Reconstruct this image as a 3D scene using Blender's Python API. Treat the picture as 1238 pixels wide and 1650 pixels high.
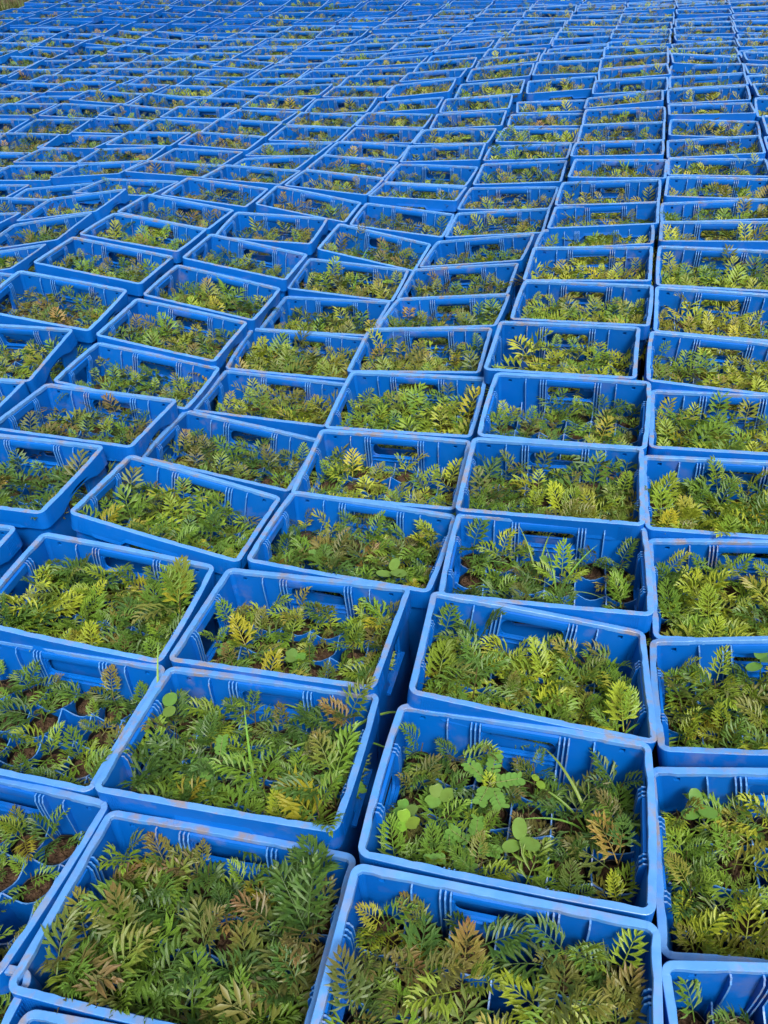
import bpy, math, random
import numpy as np
from mathutils import Matrix, Vector, Euler

rng = random.Random(11)
for o in list(bpy.data.objects):
    bpy.data.objects.remove(o)
scene = bpy.context.scene
COL = scene.collection

# ------------------------------------------------------------------ camera
CAM_H, PITCH, ROLL, FOCAL = 1.09318, 0.682777, 0.075568, 1264.246
cam_data = bpy.data.cameras.new('camera')
cam = bpy.data.objects.new('camera', cam_data)
COL.objects.link(cam)
U = Vector((0, math.sin(PITCH), math.cos(PITCH)))
X = Vector((1, 0, 0))
cx = X * math.cos(ROLL) - U * math.sin(ROLL)
cy = X * math.sin(ROLL) + U * math.cos(ROLL)
cz = cx.cross(cy)
M = Matrix((cx, cy, cz)).transposed().to_4x4()
M.translation = (0, 0, CAM_H)
cam.matrix_world = M
cam_data.sensor_fit = 'VERTICAL'
cam_data.sensor_height = 36.0
cam_data.sensor_width = 36.0
cam_data.lens = 36.0 * FOCAL / 1650.0
cam_data.clip_start = 0.05
cam_data.clip_end = 400
scene.camera = cam

# ------------------------------------------------------------------ light
SUN_EL, SUN_AZ = math.radians(54), math.radians(163)   # azimuth clockwise from +Y
world = bpy.data.worlds.new('World')
scene.world = world
world.use_nodes = True
wn, wl = world.node_tree.nodes, world.node_tree.links
wn.clear()
w_out = wn.new('ShaderNodeOutputWorld')
w_bg = wn.new('ShaderNodeBackground')
w_bg.inputs['Strength'].default_value = 0.095
w_sky = wn.new('ShaderNodeTexSky')
w_sky.sky_type = 'NISHITA'
w_sky.sun_disc = False
w_sky.sun_elevation = SUN_EL
w_sky.sun_rotation = SUN_AZ
w_sky.air_density = 1.0
w_sky.dust_density = 6.0
w_sky.ozone_density = 1.0
w_hsv = wn.new('ShaderNodeHueSaturation')              # thin cloud: whiter than a clear sky
w_hsv.inputs['Saturation'].default_value = 0.25
wl.new(w_sky.outputs[0], w_hsv.inputs['Color'])
wl.new(w_hsv.outputs[0], w_bg.inputs['Color'])
wl.new(w_bg.outputs[0], w_out.inputs['Surface'])

sun_data = bpy.data.lights.new('sun', 'SUN')
sun_data.energy = 1.5
sun_data.angle = math.radians(13)
sun_data.color = (1.0, 0.95, 0.87)
sun = bpy.data.objects.new('sun', sun_data)
COL.objects.link(sun)
sd = Vector((math.sin(SUN_AZ) * math.cos(SUN_EL), math.cos(SUN_AZ) * math.cos(SUN_EL), math.sin(SUN_EL)))
sun.rotation_euler = sd.to_track_quat('Z', 'Y').to_euler()
sun.location = (0, 0, 6)

scene.view_settings.view_transform = 'Standard'
scene.view_settings.look = 'None'
scene.view_settings.exposure = 1.06
scene.view_settings.gamma = 1.0
scene.view_settings.use_curve_mapping = False

# ------------------------------------------------------------------ helpers
def mat(name):
    m = bpy.data.materials.new(name)
    m.use_nodes = True
    nt = m.node_tree
    nt.nodes.clear()
    out = nt.nodes.new('ShaderNodeOutputMaterial')
    bs = nt.nodes.new('ShaderNodeBsdfPrincipled')
    nt.links.new(bs.outputs[0], out.inputs['Surface'])
    return m, nt, bs, out

def nd(nt, typ, **kw):
    n = nt.nodes.new(typ)
    for k, v in kw.items():
        if k in n.inputs: n.inputs[k].default_value = v
        else: setattr(n, k, v)
    return n

def mixc(nt, fac, a, b, blend='MIX'):
    n = nt.nodes.new('ShaderNodeMix')
    n.data_type = 'RGBA'
    n.blend_type = blend
    for sock, v in ((n.inputs[0], fac), (n.inputs[6], a), (n.inputs[7], b)):
        if hasattr(v, 'is_linked') or hasattr(v, 'links'): nt.links.new(v, sock)
        else: sock.default_value = v
    return n.outputs[2]

def ramp(nt, fac, lo, hi, v0=0.0, v1=1.0):
    n = nd(nt, 'ShaderNodeMapRange')
    n.inputs['From Min'].default_value = lo
    n.inputs['From Max'].default_value = hi
    n.inputs['To Min'].default_value = v0
    n.inputs['To Max'].default_value = v1
    nt.links.new(fac, n.inputs['Value'])
    return n.outputs[0]

def noise(nt, vec, scale, detail=4.0, rough=0.55):
    n = nd(nt, 'ShaderNodeTexNoise')
    n.inputs['Scale'].default_value = scale
    n.inputs['Detail'].default_value = detail
    n.inputs['Roughness'].default_value = rough
    nt.links.new(vec, n.inputs['Vector'])
    return n.outputs['Fac']

def mul(nt, a, b, op='MULTIPLY'):
    n = nd(nt, 'ShaderNodeMath', operation=op)
    for i, v in enumerate((a, b)):
        if isinstance(v, (int, float)): n.inputs[i].default_value = v
        else: nt.links.new(v, n.inputs[i])
    return n.outputs[0]

def bump(nt, h, bs, strength, dist):
    n = nd(nt, 'ShaderNodeBump')
    n.inputs['Strength'].default_value = strength
    n.inputs['Distance'].default_value = dist
    nt.links.new(h, n.inputs['Height'])
    nt.links.new(n.outputs[0], bs.inputs['Normal'])

# --- moulded blue polypropylene; the rim is scuffed, sun faded and muddy, with painted sky sheen
BLUE = (0.0004, 0.089, 0.40, 1)
def plastic(name, rim, use_obj=True):
    m, nt, bs, out = mat(name)
    geo = nd(nt, 'ShaderNodeNewGeometry')
    P = geo.outputs['Position']
    base = BLUE
    n1 = noise(nt, P, 3.0, 3)
    c = mixc(nt, ramp(nt, n1, .35, .7), base, (0.0006, 0.106, 0.45, 1))
    if use_obj:
        oi = nd(nt, 'ShaderNodeObjectInfo')
        c = mixc(nt, 1.0, c, oi.outputs['Color'], 'MULTIPLY')
    # chalky fading and dust
    n2 = noise(nt, P, 22.0, 6, .7)
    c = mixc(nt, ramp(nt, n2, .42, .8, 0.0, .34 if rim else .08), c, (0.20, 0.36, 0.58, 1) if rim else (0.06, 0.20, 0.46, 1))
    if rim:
        c = mixc(nt, .34, c, (0.18, 0.46, 0.82, 1))  # even pale blue: sky reflection put into the colour, along with scuffing
    # dried mud smears
    n3 = noise(nt, P, 30.0 if rim else 14.0, 5, .62)
    n4 = noise(nt, P, 4.0, 2)
    k = ramp(nt, n3, .475 if rim else .56, .64 if rim else .78)
    k = mul(nt, k, ramp(nt, n4, .36, .60))
    k = mul(nt, k, .78 if rim else .45)
    c = mixc(nt, k, c, (0.25, 0.185, 0.135, 1))
    nt.links.new(c, bs.inputs['Base Color'])
    r = ramp(nt, n2, .3, .8, .26 if rim else .36, .48 if rim else .55)
    nt.links.new(r, bs.inputs['Roughness'])
    bs.inputs['Specular IOR Level'].default_value = .6 if rim else .16
    hh = noise(nt, P, 60.0, 3)
    bump(nt, hh, bs, .22, .0012)
    return m
M_WALL = plastic('blue_plastic', False)
M_RIM = plastic('scuffed_painted_sheen_rim', True)

def leaf_mat(name, attr):
    m, nt, bs, out = mat(name)
    if attr:
        a = nd(nt, 'ShaderNodeAttribute', attribute_name='tint')
        base, alpha = a.outputs['Color'], a.outputs['Alpha']
    else:
        oi = nd(nt, 'ShaderNodeObjectInfo')
        base, alpha = oi.outputs['Color'], oi.outputs['Alpha']
    t = nd(nt, 'ShaderNodeAttribute', attribute_name='tip')
    tip = t.outputs['Fac']
    geo = nd(nt, 'ShaderNodeNewGeometry')
    n1 = noise(nt, geo.outputs['Position'], 70.0, 3)
    c = mixc(nt, mul(nt, ramp(nt, n1, .35, .75), .45), base, (0.11, 0.17, 0.02, 1))
    # young lobes at the tip flush bronze (amount = alpha of the leaf's colour)
    k = mul(nt, mul(nt, tip, alpha), ramp(nt, n1, .2, .6, .6, 1.0))
    c = mixc(nt, k, c, (0.22, 0.105, 0.050, 1))
    nt.links.new(c, bs.inputs['Base Color'])
    bs.inputs['Roughness'].default_value = .42
    bs.inputs['Specular IOR Level'].default_value = .34
    tr = nd(nt, 'ShaderNodeBsdfTranslucent')
    c2 = mixc(nt, 1.0, c, (1.1, 1.25, .5, 1), 'MULTIPLY')
    nt.links.new(c2, tr.inputs['Color'])
    mx = nd(nt, 'ShaderNodeMixShader')
    mx.inputs[0].default_value = .24
    nt.links.new(bs.outputs[0], mx.inputs[1])
    nt.links.new(tr.outputs[0], mx.inputs[2])
    nt.links.new(mx.outputs[0], out.inputs['Surface'])
    return m
M_LEAF = leaf_mat('seedling_leaf', False)
M_LEAFS = leaf_mat('seedling_leaf_mass', True)

def simple(name, c0, c1, scale, rough=.8, bstr=0, bdist=.004, spec=.3):
    m, nt, bs, out = mat(name)
    geo = nd(nt, 'ShaderNodeNewGeometry')
    n1 = noise(nt, geo.outputs['Position'], scale, 6, .65)
    c = mixc(nt, ramp(nt, n1, .3, .7), c0, c1)
    nt.links.new(c, bs.inputs['Base Color'])
    bs.inputs['Roughness'].default_value = rough
    bs.inputs['Specular IOR Level'].default_value = spec
    if bstr: bump(nt, n1, bs, bstr, bdist)
    return m
M_SOIL = simple('potting_soil', (0.022, 0.014, 0.009, 1), (0.115, 0.070, 0.043, 1), 120.0, .95, .9, .005, .15)
M_POT = simple('black_poly_bag', (0.010, 0.010, 0.011, 1), (0.022, 0.021, 0.020, 1), 60.0, .45, .3, .002)
M_STEM = simple('seedling_stem', (0.07, 0.075, 0.025, 1), (0.13, 0.085, 0.04, 1), 90.0, .6)
M_GROUND = simple('earth', (0.035, 0.024, 0.016, 1), (0.11, 0.075, 0.05, 1), 9.0, .95, .6, .02, .1)

def new_mesh(name, verts, faces, m, smooth=False, attrs=None):
    me = bpy.data.meshes.new(name)
    me.from_pydata([tuple(v) for v in verts], [], faces)
    if isinstance(m, (list, tuple)):
        for q in m: me.materials.append(q)
    elif m: me.materials.append(m)
    if smooth:
        me.polygons.foreach_set('use_smooth', [True] * len(me.polygons))
    if attrs:
        for k, v in attrs.items():
            a = me.attributes.new(k, 'FLOAT', 'POINT')
            a.data.foreach_set('value', v)
    me.update()
    return me

def link(name, data, parent=None):
    o = bpy.data.objects.new(name, data)
    COL.objects.link(o)
    if parent is not None: o.parent = parent
    return o

def tag(o, label=None, cat=None, group=None, kind=None):
    if label: o['label'] = label
    if cat: o['category'] = cat
    if group: o['group'] = group
    if kind: o['kind'] = kind
    return o

class MB:
    def __init__(s): s.v = []; s.f = []; s.mi = []
    def quad(s, a, b, c, d):
        n = len(s.v); s.v += [a, b, c, d]; s.f.append((n, n+1, n+2, n+3))
    def box(s, x0, x1, y0, y1, z0, z1):
        n = len(s.v)
        s.v += [(x0,y0,z0),(x1,y0,z0),(x1,y1,z0),(x0,y1,z0),(x0,y0,z1),(x1,y0,z1),(x1,y1,z1),(x0,y1,z1)]
        for q in ((0,3,2,1),(4,5,6,7),(0,1,5,4),(1,2,6,5),(2,3,7,6),(3,0,4,7)):
            s.f.append(tuple(n+i for i in q))
    def prism(s, poly, t0, t1, fn):
        # poly of (a,b); extruded t0..t1; fn(a,b,t) -> xyz
        n = len(s.v); k = len(poly)
        s.v += [fn(a, b, t0) for a, b in poly] + [fn(a, b, t1) for a, b in poly]
        s.f.append(tuple(n+i for i in range(k)))
        s.f.append(tuple(n+k+i for i in reversed(range(k))))
        for i in range(k):
            j = (i+1) % k
            s.f.append((n+i, n+k+i, n+k+j, n+j))
    def add(s, o):
        n = len(s.v); s.mi += [0]*(len(s.f)-len(s.mi)); s.v += o.v; s.f += [tuple(i+n for i in f) for f in o.f]; s.mi += o.mi + [0]*(len(o.f)-len(o.mi))

# ------------------------------------------------------------------ crate geometry (0.40 x 0.271 m, z = 0 at the rim top)
CW, CD, CH = 0.407, 0.2781, 0.262
HW, HD = CW/2, CD/2
SK = 0.046            # height of the rim band
WO, WI = 0.0070, 0.0099   # outer / inner wall offset from the rim edge
DRAFT = 0.03
def dr(z): return DRAFT * max(0.0, -z - 0.02)

def rim_mesh(seed):
    r = random.Random(seed)
    bowx, bowy = r.uniform(-.001, .0035), r.uniform(-.002, .003)
    R = 0.018
    pts = []     # (x, y, nx, ny, kind, t)
    def edge(x0, y0, x1, y1, nx, ny, n, kind):
        for i in range(n):
            t = i / n
            pts.append((x0+(x1-x0)*t, y0+(y1-y0)*t, nx, ny, kind, t))
    def corner(cx_, cy_, a0):
        for i in range(6):
            a = a0 + math.pi/2*i/6
            pts.append((cx_+R*math.cos(a), cy_+R*math.sin(a), math.cos(a), math.sin(a), 0, 0))
    edge(-HW+R, -HD, HW-R, -HD, 0, -1, 30, 1); corner(HW-R, -HD+R, -math.pi/2)
    edge(HW, -HD+R, HW, HD-R, 1, 0, 20, 2); corner(HW-R, HD-R, 0)
    edge(HW-R, HD, -HW+R, HD, 0, 1, 30, 1); corner(-HW+R, HD-R, math.pi/2)
    edge(-HW, HD-R, -HW, -HD+R, -1, 0, 20, 2); corner(-HW+R, -HD+R, math.pi)
    V = []; n = len(pts)
    for (x, y, nx, ny, kind, t) in pts:
        bw = 0
        sb = -SK; flare = 0.0; sc = 0.0
        u = abs(t-.5)*2
        if kind == 1:
            bw = bowy * (1-u*u)
            if u < .80:
                flare = .0025
                if u < .36: sb = -.033
            sc = .0010 if (u < .30 or .40 < u < .62 or .70 < u < .9) else 0
        elif kind == 2:
            bw = bowx * (1-u*u)
            if u < .62: sb = -SK + .020*(1-(u/.62)**2); 
            sc = .0014 if (u < .42 or u > .62) else 0
        sc += r.uniform(-.0004, .0004)
        zz = r.uniform(-.0004, .0003)
        x += nx*bw; y += ny*bw
        prof = [(.0106+sc, -.0085), (.0104+sc, -.0009), (.0097+sc, 0), (.0010, 0), (.0003, -.0004), (0, -.0013), (0, -.024),
                (0-flare*.15, sb+.008), (0-flare, sb), (.0028-flare, sb-.0012), (.0024, sb+.009), (.0024, -.008), (.0076, -.0085)]
        for off, z in prof:
            zc = z + (zz if z > -.01 else 0)
            V.append((x-nx*off, y-ny*off, zc))
    k = 13
    F = []
    for i in range(n):
        j = (i+1) % n
        for a in range(k):
            b = (a+1) % k
            F.append((i*k+a, i*k+b, j*k+b, j*k+a))
    mb = MB(); mb.v = V; mb.f = [f for f in F]
    mb.mi = [1 if a < 5 else 0 for i in range(n) for a in range(k)]
    return mb

def rim_knurl():
    # fine vertical grooves moulded on the band beside every corner
    mb = MB()
    for sx in (-1, 1):
        for sy in (-1, 1):
            for i in range(7):
                x = sx*(HW - .026 - .0042*i); y = sy*HD
                mb.box(x-.0008, x+.0008, min(y, y+sy*.0009), max(y, y+sy*.0009), -.040, -.007)
                y = sy*(HD - .026 - .0042*i); x = sx*HW
                mb.box(min(x, x+sx*.0009), max(x, x+sx*.0009), y-.0008, y+.0008, -.040, -.007)
    return mb

def plate(half, zt, zb, holes, fn):
    """wall plate: local a along the wall, z down; holes = (a0,a1,z0,z1,r); fn(a, off, z)."""
    mb = MB()
    As = sorted({-half, half, *[h[0] for h in holes], *[h[1] for h in holes], -half/2, 0, half/2})
    Zs = sorted({zt, zb, *[h[2] for h in holes], *[h[3] for h in holes], (zt+zb)/2})
    def inside(a, z):
        return any(h[0] < a < h[1] and h[2] < z < h[3] for h in holes)
    for off, flip in ((WI, False), (WO, True)):
        for i in range(len(As)-1):
            for j in range(len(Zs)-1):
                if inside((As[i]+As[i+1])/2, (Zs[j]+Zs[j+1])/2): continue
                q = [fn(As[i], off, Zs[j]), fn(As[i+1], off, Zs[j]), fn(As[i+1], off, Zs[j+1]), fn(As[i], off, Zs[j+1])]
                if flip: q.reverse()
                mb.quad(*q)
    for (a0, a1, z0, z1, r) in holes:
        ca, cz_ = (a0+a1)/2, (z0+z1)/2
        loop = []
        for (qa, qz, s) in ((a1-r, z1-r, 0), (a0+r, z1-r, 1), (a0+r, z0+r, 2), (a1-r, z0+r, 3)):
            for i in range(4):
                t = math.pi/2*(s + i/3)
                loop.append((qa+r*math.cos(t), qz+r*math.sin(t), (a1 if s in (0, 3) else a0), (z1 if s in (0, 1) else z0), i))
        n = len(loop)
        def outer(p):
            a, z, qa, qz, i = p
            # project on the rectangle
            da, dz = a-ca, z-cz_
            ha, hz = (a1-a0)/2, (z1-z0)/2
            k = min(ha/abs(da) if abs(da) > 1e-9 else 9e9, hz/abs(dz) if abs(dz) > 1e-9 else 9e9)
            return (ca+da*k, cz_+dz*k)
        for i in range(n):
            p, q = loop[i], loop[(i+1) % n]
            op, oq = outer(p), outer(q)
            for off, flip in ((WI, False), (WO, True)):
                s = [fn(p[0], off, p[1]), fn(q[0], off, q[1]), fn(oq[0], off, oq[1]), fn(op[0], off, op[1])]
                if flip: s.reverse()
                mb.quad(*s)
                if op[0] != oq[0] and op[1] != oq[1]:
                    cc = (p[2], p[3])
                    n0 = len(mb.v)
                    mb.v += [fn(op[0], off, op[1]), fn(oq[0], off, oq[1]), fn(cc[0], off, cc[1])]
                    mb.f.append((n0, n0+1, n0+2))
            mb.quad(fn(p[0], WI, p[1]), fn(p[0], WO-.002, p[1]), fn(q[0], WO-.002, q[1]), fn(q[0], WI, q[1]))
    return mb

CR = 0.0215           # corner radius of the walls at the outer face
def long_wall_mb():
    # rear wall seen from inside; the front one is this turned by 180 degrees
    half = HW - WI - .010
    fn = lambda a, off, z: (a, HD - off - dr(z), z)
    holes = [(-.060, .060, -.066, -.030, .013)]
    for s in (-1, 1):
        holes.append((s*.1615-.0045, s*.1615+.0045, -.0235, -.0150, .0012))
    mb = plate(half, -.0075, -CH, holes, fn)
    # rounded ends
    for s in (-1, 1):
        for off, rad in ((WI, .010), (WO, .0135)):
            prev = None
            for i in range(6):
                t = math.pi/2*i/5
                def P(z, t=t, rad=rad):
                    d = dr(z)
                    return (s*(half + (rad*math.sin(t)) - d*math.sin(t)), HD - WI - .010 + rad*math.cos(t) - d*math.cos(t) , z)
                cur = (P(-.0075), P(-CH))
                if prev:
                    q = [prev[0], cur[0], cur[1], prev[1]]
                    mb.quad(*q)
                prev = cur
    # grip bar above the slot (rounded) and ledges below it
    def bulge(a0, a1, z0, z1, dep, n=5):
        poly = []
        for i in range(n+1):
            t = math.pi*i/n
            poly.append((dep*math.sin(t)**.6 if 0 < t < math.pi-1e-6 else 0, z0+(z1-z0)*(1-math.cos(t))/2))
        poly += [(-.001, z1), (-.001, z0)]
        mb.prism(poly, a0, a1, lambda d, z, a: (a, HD - WI - d - dr(z), z))
    bulge(-.062, .062, -.0280, -.0085, .0045)
    bulge(-.063, .063, -.0715, -.0672, .0040, 4)
    bulge(-.063, .063, -.0830, -.0795, .0035, 4)
    for s in (-1, 1):
        x = s*.0605
        mb.box(min(x, x+s*.0022), max(x, x+s*.0022), HD-WI-.0045, HD-WI+.001, -.0815, -.030)
    return mb

LONG_RIBS = [-.118, -.0785, -.0715, -.0640, .0640, .0715, .0785, .118]
END_RIBS = [-.062, -.054, -.047, .047, .054, .062]
def rib_mb(deep=.0092):
    # one stiffening rib against a wall: plate in the (inward, z) plane
    poly = [(-.0015, -.0095), (deep*.55, -.0100), (deep*.72, -.0150), (deep, -.0190), (deep, -.040), (deep*.75, -.080), (.0032, -.128), (.0024, -.200), (-.0015, -.200)]
    mb = MB()
    mb.prism(poly, -.0012, .0012, lambda d, z, t: (t, -d - dr(z), z))
    # pale rim colour paints a highlight along the worn inner edge
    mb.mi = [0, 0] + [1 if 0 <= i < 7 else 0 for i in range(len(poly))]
    return mb

def end_wall_mb():
    half = HD - WI - .0102
    fn = lambda a, off, z: (HW - off - dr(z), -a, z)
    mb = plate(half, -.0075, -CH, [(-.043, .043, -.098, -.036, .014)], fn)
    poly = [(-.001, -.106), (.006, -.105), (.0065, -.1015), (-.001, -.1005)]
    mb.prism(poly, -.050, .050, lambda d, z, a: (HW - WI - d - dr(z), a, z))
    poly = [(.001, -.108), (-.0075, -.106), (-.0080, -.1025), (.001, -.1005)]
    mb.prism(poly, -.056, .056, lambda d, z, a: (HW - WO - d - dr(z), a, z))
    poly = [(-.001, -.034), (.004, -.030), (.0042, -.012), (-.001, -.0085)]
    mb.prism(poly, -.044, .044, lambda d, z, a: (HW - WI - d - dr(z), a, z))
    return mb

NX, NY = 6, 4
PX = (CW - 2*WI - .004)/NX
PY = (CD - 2*WI - .004)/NY
def divider_mb(along_x, n, pitch, node_z):
    L = n*pitch/2
    top = []
    for i in range(n*6+1):
        a = -L + pitch*i/6
        ph = (i % 6)/6
        z = node_z - .0165*(math.sin(math.pi*ph))**1.3
        top.append((a, z))
    L2 = L - .004
    top[0] = (-L2, top[0][1]); top[-1] = (L2, top[-1][1])
    mb = MB()
    th = .0012
    zb = -.245
    for i in range(len(top)-1):
        (a, z), (b, y) = top[i], top[i+1]
        def P(a, t, z): return (a, t, z) if along_x else (t, a, z)
        mb.quad(P(a, -th, z), P(b, -th, y), P(b, th, y), P(a, th, z)); mb.mi += [1, 0, 0]  # scuffed top edge, its bright highlight painted with the pale rim colour
        mb.quad(P(a, -th, zb), P(b, -th, zb), P(b, -th, y), P(a, -th, z))
        mb.quad(P(a, th, z), P(b, th, y), P(b, th, zb), P(a, th, zb))
    return mb

def base_mb():
    mb = MB()
    e = WI + DRAFT*.24 + .001
    mb.box(-HW+e, HW-e, -HD+e, HD-e, -CH+.001, -CH+.005)
    return mb

def text_mb():
    # worn raised moulding marks on the band, too small to read
    mb = MB(); r = random.Random(5)
    x = -.075
    while x < .085:
        if r.random() < .16: x += .0045; continue
        w = r.uniform(.0014, .0034); k = r.choice((0, 1, 2))
        z0, z1 = -.0265, -.0215
        y0, y1 = -HD-.0007, -HD+.0005
        if k == 0: mb.box(x, x+.0008, y0, y1, z0, z1); mb.box(x, x+w, y0, y1, z1-.0008, z1)
        elif k == 1: mb.box(x, x+w, y0, y1, z0, z0+.0008); mb.box(x+w-.0008, x+w, y0, y1, z0+.0009, z1)
        else: mb.box(x, x+.0008, y0, y1, z0, z1); mb.box(x+w, x+w+.0008, y0, y1, z0, z1)
        x += w + .0022
    return mb

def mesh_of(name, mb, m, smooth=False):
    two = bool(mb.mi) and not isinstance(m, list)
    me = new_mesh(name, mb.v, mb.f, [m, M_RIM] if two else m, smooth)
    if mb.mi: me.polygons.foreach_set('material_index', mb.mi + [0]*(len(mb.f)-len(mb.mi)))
    return me

RIMS = []
for s_ in range(4):
    rb = rim_mesh(s_)
    me_ = mesh_of('crate_rim', rb, [M_WALL, M_RIM])
    RIMS.append(me_)
ME_KNURL = mesh_of('corner_grooves', rim_knurl(), M_WALL)
ME_TEXT = mesh_of('moulded_marks', text_mb(), M_WALL)
ME_LONG = mesh_of('crate_long_wall', long_wall_mb(), M_WALL)
ME_END = mesh_of('crate_end_wall', end_wall_mb(), M_WALL)
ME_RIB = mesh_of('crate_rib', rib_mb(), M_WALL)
def with_ribs(mb, ribs, place):
    out = MB(); out.add(mb)
    for a in ribs:
        r = rib_mb(); r.v = [place(a, v) for v in r.v]; out.add(r)
    return out
LR = with_ribs(long_wall_mb(), LONG_RIBS, lambda a, v: (v[0]+a, v[1]+HD-WI, v[2]))
ER = with_ribs(end_wall_mb(), END_RIBS, lambda a, v: (HW-WI+v[1], a-v[0], v[2]))
ME_LONGR = mesh_of('crate_long_wall_ribbed', LR, M_WALL)
ME_ENDR = mesh_of('crate_end_wall_ribbed', ER, M_WALL)
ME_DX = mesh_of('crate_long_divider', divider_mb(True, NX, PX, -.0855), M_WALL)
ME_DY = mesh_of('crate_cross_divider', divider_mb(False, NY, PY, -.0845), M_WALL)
ME_BASE = mesh_of('crate_base', base_mb(), M_WALL)
g_ = MB()
for j in (-1, 0, 1):
    d_ = divider_mb(True, NX, PX, -.0855); d_.v = [(x, y+j*PY, z) for x, y, z in d_.v]; g_.add(d_)
for i in range(-2, 3):
    d_ = divider_mb(False, NY, PY, -.0845); d_.v = [(x+i*PX, y, z) for x, y, z in d_.v]; g_.add(d_)
ME_GRID = mesh_of('crate_divider_grid', g_, M_WALL)

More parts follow.
